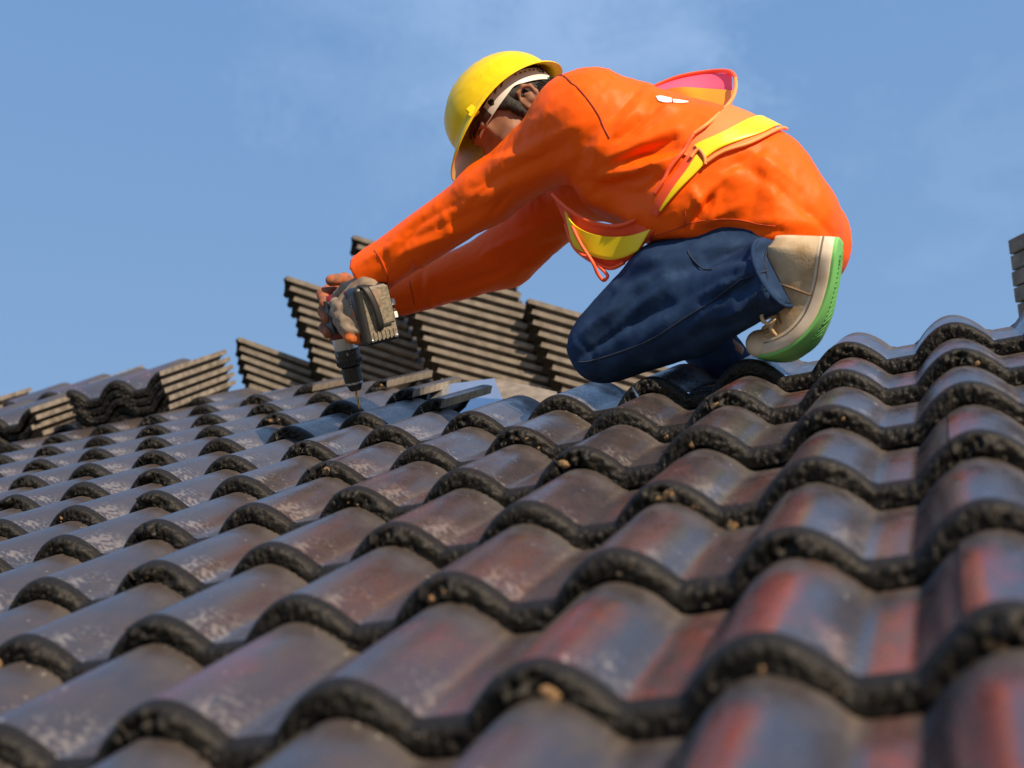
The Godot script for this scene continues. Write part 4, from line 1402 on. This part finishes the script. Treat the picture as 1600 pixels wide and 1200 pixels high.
# ---- canvas shoe on its toe
func build_shoe(person: Node3D, o: Transform3D) -> void:
	var shoe := Node3D.new()
	shoe.name = "shoe"
	person.add_child(shoe)
	shoe.transform = o
	var W := Vector3(0.03790, 0.27303, -0.95777)
	# outer rim of the sole on the near side, heel to toe, the way out of the sole, and half widths
	var line := spline([Vector3(0.53029, 0.16540, 0.16433), Vector3(0.52036, 0.13389, 0.15291), Vector3(0.50154, 0.09467, 0.12355), Vector3(0.47481, 0.06015, 0.09350), Vector3(0.43855, 0.03883, 0.06744), Vector3(0.39613, 0.03564, 0.04646), Vector3(0.35751, 0.04668, 0.03090)], 30)
	var half := [.024, .032, .036, .035, .034, .035, .038, .042, .045, .046, .045, .040, .028]
	var upper_h := [.082, .088, .094, .098, .098, .092, .082, .070, .056, .046, .040, .036, .028]
	var outer := []
	var mid := []
	var top := []
	var n := line.size()
	for k in n:
		var t := (line[mini(k + 1, n - 1)] - line[maxi(k - 1, 0)]).normalized()
		var out := W.cross(t).normalized()
		if out.dot(Vector3(0.75240, -0.60598, -0.21606)) < 0.0:
			out = -out
		var w := t.cross(out).normalized()
		if w.dot(AWAY) < 0.0:
			w = -w
		var f := float(k) / (n - 1) * 12.0
		var hw := lerpf(half[int(f)], half[mini(int(f) + 1, 12)], f - int(f))
		var hh := lerpf(upper_h[int(f)], upper_h[mini(int(f) + 1, 12)], f - int(f))
		var c: Vector3 = line[k] + w * .045
		# outsole and midsole rings: rounded rectangles across
		var ring := PackedVector3Array()
		for q in [[-1.0, -.024], [-1.04, -.018], [-1.05, -.008], [-1.0, -.002], [-.96, .0], [.96, .0], [1.0, -.002], [1.05, -.008], [1.04, -.018], [1.0, -.024], [-1.0, -.024]]:
			ring.append(c + w * (hw * q[0]) + out * q[1])
		mid.append(ring)
		var ring2 := PackedVector3Array()
		for q in [[-.97, -.004], [-.965, .003], [-.93, .006], [-.3, .0065], [.3, .0065], [.93, .006], [.965, .003], [.97, -.004], [-.97, -.004]]:
			ring2.append(c + w * (hw * q[0]) + out * q[1])
		outer.append(ring2)
		var ring3 := PackedVector3Array()
		for s in 17:
			var an := PI * s / 16.0
			var x := -cos(an)
			var pucker := 1.0 + .03 * sin(f * 5.0 + x * 3.0) * smoothstep(5.0, 8.0, f)
			ring3.append(c + w * (hw * .985 * signf(x) * pow(absf(x), .75)) - out * (.018 + hh * pow(sin(an), .62) * pucker))
		top.append(ring3)
	for part_rows in [[mid, "sole", M.rubber], [outer, "outsole", M.green], [top, "upper", M.canvas]]:
		var rows: Array = part_rows[0]
		# close the two ends
		for e in [0, -1]:
			var r: PackedVector3Array = rows[e]
			var mean := Vector3.ZERO
			for p in r:
				mean += p
			mean /= r.size()
			var cap := PackedVector3Array()
			for p in r:
				cap.append(mean)
			if e == 0:
				rows.push_front(cap)
			else:
				rows.push_back(cap)
		part(part_rows[1], sheet(rows, true), part_rows[2], shoe)
	for q in [[12, 0, 9], [21, 1, 8]]:
		var sew := PackedVector3Array()
		for c in range(q[1], q[2]):
			sew.append(top[q[0] + 1][c] + (top[q[0] + 1][c] - line[q[0]] - W * .045).normalized() * .001)
		part("seam", tube(spline(Array(sew), 24), .0018, 6), M.canvas_dark, shoe)
	var welt := PackedVector3Array()
	for k in range(1, n):
		welt.append(top[k][0] - W * .0015)
	part("seam", tube(welt, .0016, 6), M.canvas_dark, shoe)
	# toe cap of rubber, laces, seams, tread bars
	var tc := Field.new()
	tc.k = .01
	tc.bone(Vector3(0.37118, 0.06969, 0.01587), Vector3(0.38320, 0.08833, -0.04037), .024, .022)
	tc.bone(Vector3(0.39047, 0.06543, 0.02192), Vector3(0.40319, 0.08417, -0.02635), .022, .022)
	part("toe_cap", skin(tc.mesh(.004)), M.rubber, shoe)
	for k in 5:
		var p := Vector3(0.40555, 0.11572, 0.07547).lerp(Vector3(0.39750, 0.06943, 0.04461), k / 4.0)
		part("lace", tube(spline([p + Vector3(0.01567, -0.00168, 0.00745), p + Vector3(-0.00371, -0.00225, 0.00729), p + Vector3(-0.01633, 0.00489, -0.01502), p + Vector3(-0.01679, 0.01501, -0.04504)], 10), .0034, 6), M.canvas, shoe)
	part("lace", tube(spline([Vector3(0.40987, 0.10096, 0.08434), Vector3(0.39719, 0.09109, 0.09596), Vector3(0.39103, 0.07970, 0.09277), Vector3(0.39802, 0.06977, 0.08545), Vector3(0.41032, 0.07706, 0.08442), Vector3(0.40182, 0.06382, 0.08121), Vector3(0.40622, 0.05635, 0.06434)], 24), .0034, 6), M.canvas, shoe)
	for k in 22:
		var f := 4.0 + k * .75
		var i := int(f)
		var c: Vector3 = line[i].lerp(line[mini(i + 1, n - 1)], f - i)
		var t := (line[mini(i + 1, n - 1)] - line[maxi(i - 1, 0)]).normalized()
		var out := W.cross(t).normalized()
		if out.dot(Vector3(0.75240, -0.60598, -0.21606)) < 0.0:
			out = -out
		var w := t.cross(out).normalized()
		if w.dot(AWAY) < 0.0:
			w = -w
		part("tread", round_box(Vector3(.022, .0035, .005), .0012, Vector3.ZERO, 1), M.green_dark, shoe, Transform3D(Basis(w, t, w.cross(t)).rotated(out, .5), c + w * .052 + out * .0065))

# ---- work gloves round the drill
func build_gloves(person: Node3D, o: Transform3D) -> void:
	var wear := noise(60.0, 3, FastNoiseLite.TYPE_SIMPLEX_SMOOTH, 81)
	# near hand: closed round the grip, back of the hand towards the sleeve
	var g := Field.new()
	g.k = .0045
	g.bone(Vector3(-0.38467, 0.42984, -0.05607), Vector3(-0.40723, 0.38793, -0.03863), .024, .024)
	g.bone(Vector3(-0.39427, 0.38376, -0.02437), Vector3(-0.46157, 0.34493, -0.03922), .024, .017)
	g.bone(Vector3(-0.38774, 0.36712, -0.02305), Vector3(-0.45470, 0.32012, -0.03260), .024, .016)
	g.bone(Vector3(-0.38167, 0.34825, -0.02262), Vector3(-0.44561, 0.29807, -0.03247), .022, .015)
	g.bone(Vector3(-0.38039, 0.33239, -0.02601), Vector3(-0.43862, 0.28395, -0.03596), .018, .013)
	# fingers from the knuckles towards the battery, and the trigger finger below
	g.chain([Vector3(-0.47364, 0.35938, -0.03955), Vector3(-0.45154, 0.33647, -0.02594), Vector3(-0.40770, 0.32020, -0.02998)], [.0115, .0115, .010])
	g.chain([Vector3(-0.47135, 0.33819, -0.03885), Vector3(-0.44574, 0.30979, -0.02682), Vector3(-0.40086, 0.30051, -0.03374)], [.0125, .0125, .011])
	g.chain([Vector3(-0.46425, 0.31694, -0.03995), Vector3(-0.43719, 0.28960, -0.03027), Vector3(-0.39803, 0.28279, -0.03975)], [.0125, .0125, .0105])
	g.chain([Vector3(-0.45932, 0.30497, -0.04749), Vector3(-0.43677, 0.27324, -0.03825), Vector3(-0.40990, 0.27219, -0.05798)], [.012, .0115, .0095])
	g.chain([Vector3(-0.41949, 0.38719, -0.03448), Vector3(-0.46187, 0.39899, -0.05997), Vector3(-0.49156, 0.40182, -0.08274)], [.015, .013, .011])
	var d := g.mesh(.0032)
	fold(d, [[Vector3(-0.43313, 0.30978, -0.00810), Vector3(-0.38373, 0.28061, -0.01685), .003, -.0025], [Vector3(-0.43057, 0.29226, -0.01742), Vector3(-0.38448, 0.26450, -0.02428), .003, -.0025], [Vector3(-0.42650, 0.33965, -0.00793), Vector3(-0.38835, 0.35693, -0.00200), .005, .002], [Vector3(-0.40649, 0.35058, -0.01006), Vector3(-0.37668, 0.36812, -0.00094), .004, -.002]], .001, .0012)
	var grey := func(p: Vector3, _n: Vector3) -> Color:
		var c := Color(.24, .19, .145).lerp(Color(.14, .105, .08), clampf(wear.get_noise_3dv(p) + .2, 0, 1))
		var a := Color(.62, .14, .02).lerp(Color(.30, .08, .025), clampf(wear.get_noise_3dv(p * 1.7) + .3, 0, 1))
		var rust := maxf(smoothstep(.020, .012, p.distance_to(Vector3(-0.42002, 0.26827, -0.04445))), smoothstep(.034, .018, p.distance_to(Vector3(-0.39040, 0.30839, -0.01279))))
		rust = maxf(rust, smoothstep(.022, .012, p.distance_to(Vector3(-0.44016, 0.26901, -0.03670))))
		return c.lerp(a, clampf(rust + wear.get_noise_3dv(p * .6) * .3, 0, 1))
	part("glove", skin(d, grey), M.glove, person, o)
	# far hand: palm behind the drill, finger ends come round its other side
	var h := Field.new()
	h.k = .006
	h.bone(Vector3(-0.37174, 0.44164, -0.20116), Vector3(-0.44001, 0.44352, -0.19269), .028, .028)
	h.bone(Vector3(-0.43952, 0.44602, -0.19167), Vector3(-0.51229, 0.44846, -0.16960), .028, .024)
	h.bone(Vector3(-0.44194, 0.43354, -0.19675), Vector3(-0.51764, 0.40083, -0.19041), .026, .022)
	h.chain([Vector3(-0.48515, 0.46295, -0.16096), Vector3(-0.49824, 0.46186, -0.12164), Vector3(-0.51325, 0.44819, -0.09346)], [.014, .0125, .0115])
	h.chain([Vector3(-0.51355, 0.46825, -0.17135), Vector3(-0.54087, 0.46713, -0.15016), Vector3(-0.54338, 0.43143, -0.11376), Vector3(-0.53207, 0.40233, -0.10264)], [.014, .0125, .0125, .0115])
	h.chain([Vector3(-0.51937, 0.43815, -0.18360), Vector3(-0.55020, 0.43223, -0.16343), Vector3(-0.54831, 0.39940, -0.12727), Vector3(-0.53375, 0.37416, -0.11550)], [.014, .0125, .0125, .0115])
	h.chain([Vector3(-0.52086, 0.41042, -0.19632), Vector3(-0.55392, 0.39964, -0.17765), Vector3(-0.55417, 0.36959, -0.14522), Vector3(-0.53910, 0.34705, -0.13234)], [.014, .012, .012, .0105])
	h.chain([Vector3(-0.52217, 0.39026, -0.20548), Vector3(-0.54811, 0.37642, -0.19673), Vector3(-0.54947, 0.35566, -0.17696)], [.013, .011, .010])
	var dh := h.mesh(.0032)
	fold(dh, [], .001, .001)
	var rusty := func(p: Vector3, _n: Vector3) -> Color:
		return Color(.36, .105, .045).lerp(Color(.16, .085, .055), clampf(wear.get_noise_3dv(p) * 1.4 + .35, 0, 1))
	part("glove", skin(dh, rusty), M.glove, person, o)

# ---------------------------------------------------------------- the drill
func build_drill() -> void:
	var drill := thing("power_drill", "red and black cordless drill with dusty battery pack, bit pressed on a tile", "drill", Vector3(-0.52193, 0.21402, -0.24899), Basis(Vector3(0.67331, 0.38908, -0.62871), Vector3(0.02262, 0.83910, 0.54350), Vector3(0.73902, -0.38016, 0.55618)))
	# twisted bit
	var v := []
	for k in 40:
		var y := k * .0012
		var row := PackedVector3Array()
		for c in 17:
			var an := TAU * c / 16.0
			var r := .0034 * (.62 + .38 * absf(cos(an + y * 170.0)))
			if k < 4:
				r *= .25 + k * .19
			row.append(Vector3(cos(an) * r, y, sin(an) * r))
		v.append(row)
	part("drill_bit", sheet(v), M.gold, drill)
	var chuck := part("chuck", lathe([Vector2(.001, .043), Vector2(.010, .043), Vector2(.012, .045), Vector2(.0165, .056), Vector2(.0185, .059), Vector2(.0195, .064), Vector2(.0205, .092), Vector2(.0195, .096), Vector2(.001, .097)], 72, .0012, 12), M.plastic_dark, drill)
	part("collar", lathe([Vector2(.0165, .0565), Vector2(.0188, .058), Vector2(.0192, .061), Vector2(.0187, .062)], 40), M.steel, chuck)
	var ring := part("clutch_ring", lathe([Vector2(.019, .096), Vector2(.0245, .097), Vector2(.0255, .100), Vector2(.0262, .112), Vector2(.0255, .1135), Vector2(.0255, .116), Vector2(.0265, .118), Vector2(.0268, .130), Vector2(.025, .132), Vector2(.01, .132)], 72, .0, 24), M.plastic_dark, drill)
	for k in 24:
		var an := TAU * k / 24.0
		part("grip", round_box(Vector3(.003, .010, .003), .0008, Vector3.ZERO, 1), M.plastic_dark, ring, Transform3D(Basis(Vector3.UP, -an), Vector3(cos(an) * .0263, .106, sin(an) * .0263)))
	var numbers := ["1", "·", "3", "·", "5", "·", "7", "·", "9", "·", "11", "·", "13", "·"]
	for k in numbers.size():
		var an := TAU * k / numbers.size() + .2
		var tm := TextMesh.new()
		var font := SystemFont.new()
		font.font_names = PackedStringArray(["Droid Sans"])
		tm.font = font
		tm.text = numbers[k]
		tm.font_size = 16
		tm.pixel_size = .00045
		tm.depth = .0006
		part("mark", tm, M.white_mark, ring, Transform3D(Basis(Vector3.UP, PI / 2 - an), Vector3(cos(an) * .0269, .124, sin(an) * .0269)))
	part("gear_housing", lathe([Vector2(.01, .131), Vector2(.0235, .131), Vector2(.0245, .134), Vector2(.0265, .158), Vector2(.024, .160), Vector2(.01, .161)], 40), M.steel, drill)
	# motor housing: red shell with dark inlays and vents
	var body := part("motor_housing", lathe([Vector2(.01, .158), Vector2(.0265, .158), Vector2(.029, .163), Vector2(.0305, .180), Vector2(.0305, .232), Vector2(.029, .244), Vector2(.022, .251), Vector2(.001, .253)], 48), M.plastic_red, drill)
	part("rubber_inlay", joined([round_box(Vector3(.012, .07, .05), .004, Vector3(-.026, .205, .004)), round_box(Vector3(.012, .07, .05), .004, Vector3(.026, .205, .004))]), M.plastic_dark, body)
	for k in 4:
		part("vent", round_box(Vector3(.012, .003, .022), .001, Vector3.ZERO, 1), M.dark, body, Transform3D(Basis(), Vector3(-.0265, .226 + k * .005, .004)))
	# grip and trigger
	var grip := Field.new()
	grip.k = .01
	grip.bone(Vector3(0, .205, .02), Vector3(0, .205, .13), .021, .019)
	grip.bone(Vector3(0, .212, .09), Vector3(0, .208, .135), .020, .024)
	part("handle", skin(grip.mesh(.005)), M.plastic_red, drill)
	part("trigger", round_box(Vector3(.014, .016, .03), .005, Vector3(0, .178, .055)), M.plastic_dark, drill)
	# battery shoe and pack
	part("battery_shoe", round_box(Vector3(.072, .112, .020), .006, Vector3(0, .203, .132)), M.plastic_red, drill)
	var pack := part("battery_pack", round_box(Vector3(.078, .118, .052), .010, Vector3(0, .203, .168)), M.plastic_dark, drill)
	part("base_plate", round_box(Vector3(.060, .104, .006), .0028, Vector3(.004, .203, .1935)), M.plastic_dusty, pack)
	part("raised_panel", round_box(Vector3(.044, .052, .004), .0018, Vector3(.010, .207, .1975)), M.plastic_dusty, pack)
	part("latch_slot", round_box(Vector3(.026, .006, .003), .001, Vector3(.010, .178, .1975)), M.dark, pack)
	for k in 4:
		part("rib", round_box(Vector3(.004, .008, .003), .001, Vector3(.0 + k * .0065, .1845, .1975), 1), M.plastic_dusty, pack)
	for k in 6:
		part("rib", round_box(Vector3(.0045, .020, .005), .0016, Vector3(-.018 + k * .0088, .1595, .1965), 1), M.plastic_dusty, pack)
	for k in 2:
		part("screw", lathe([Vector2(.0005, .0), Vector2(.003, .0), Vector2(.003, .002), Vector2(.0005, .002)], 14), M.steel, pack, Transform3D(Basis(Vector3.RIGHT, PI / 2), Vector3(-.024 + k * .054, .1525, .1965)))
	part("strap", ribbon([Vector3(-.026, .262, .180), Vector3(-.023, .256, .200), Vector3(-.014, .222, .207), Vector3(-.010, .185, .206), Vector3(-.010, .172, .198)], [Vector3(-.012, .262, .180), Vector3(-.009, .256, .200), Vector3(-.002, .222, .207), Vector3(.002, .185, .206), Vector3(.002, .172, .198)], 20, 3, .003), M.dark, pack)
	for k in 2:
		part("tab", round_box(Vector3(.008, .013, .006), .0015, Vector3(.042, .218 - k * .026, .185), 1), M.white_mark, pack)
	for k in 12:
		part("mark", round_box(Vector3(.0006, .0032, .0016), .0002, Vector3(-.0392, .240 - k * .006, .166), 1), M.white_mark, pack)
	part("side_stripe", round_box(Vector3(.003, .10, .004), .001, Vector3(-.0385, .203, .150)), M.plastic_red, pack)
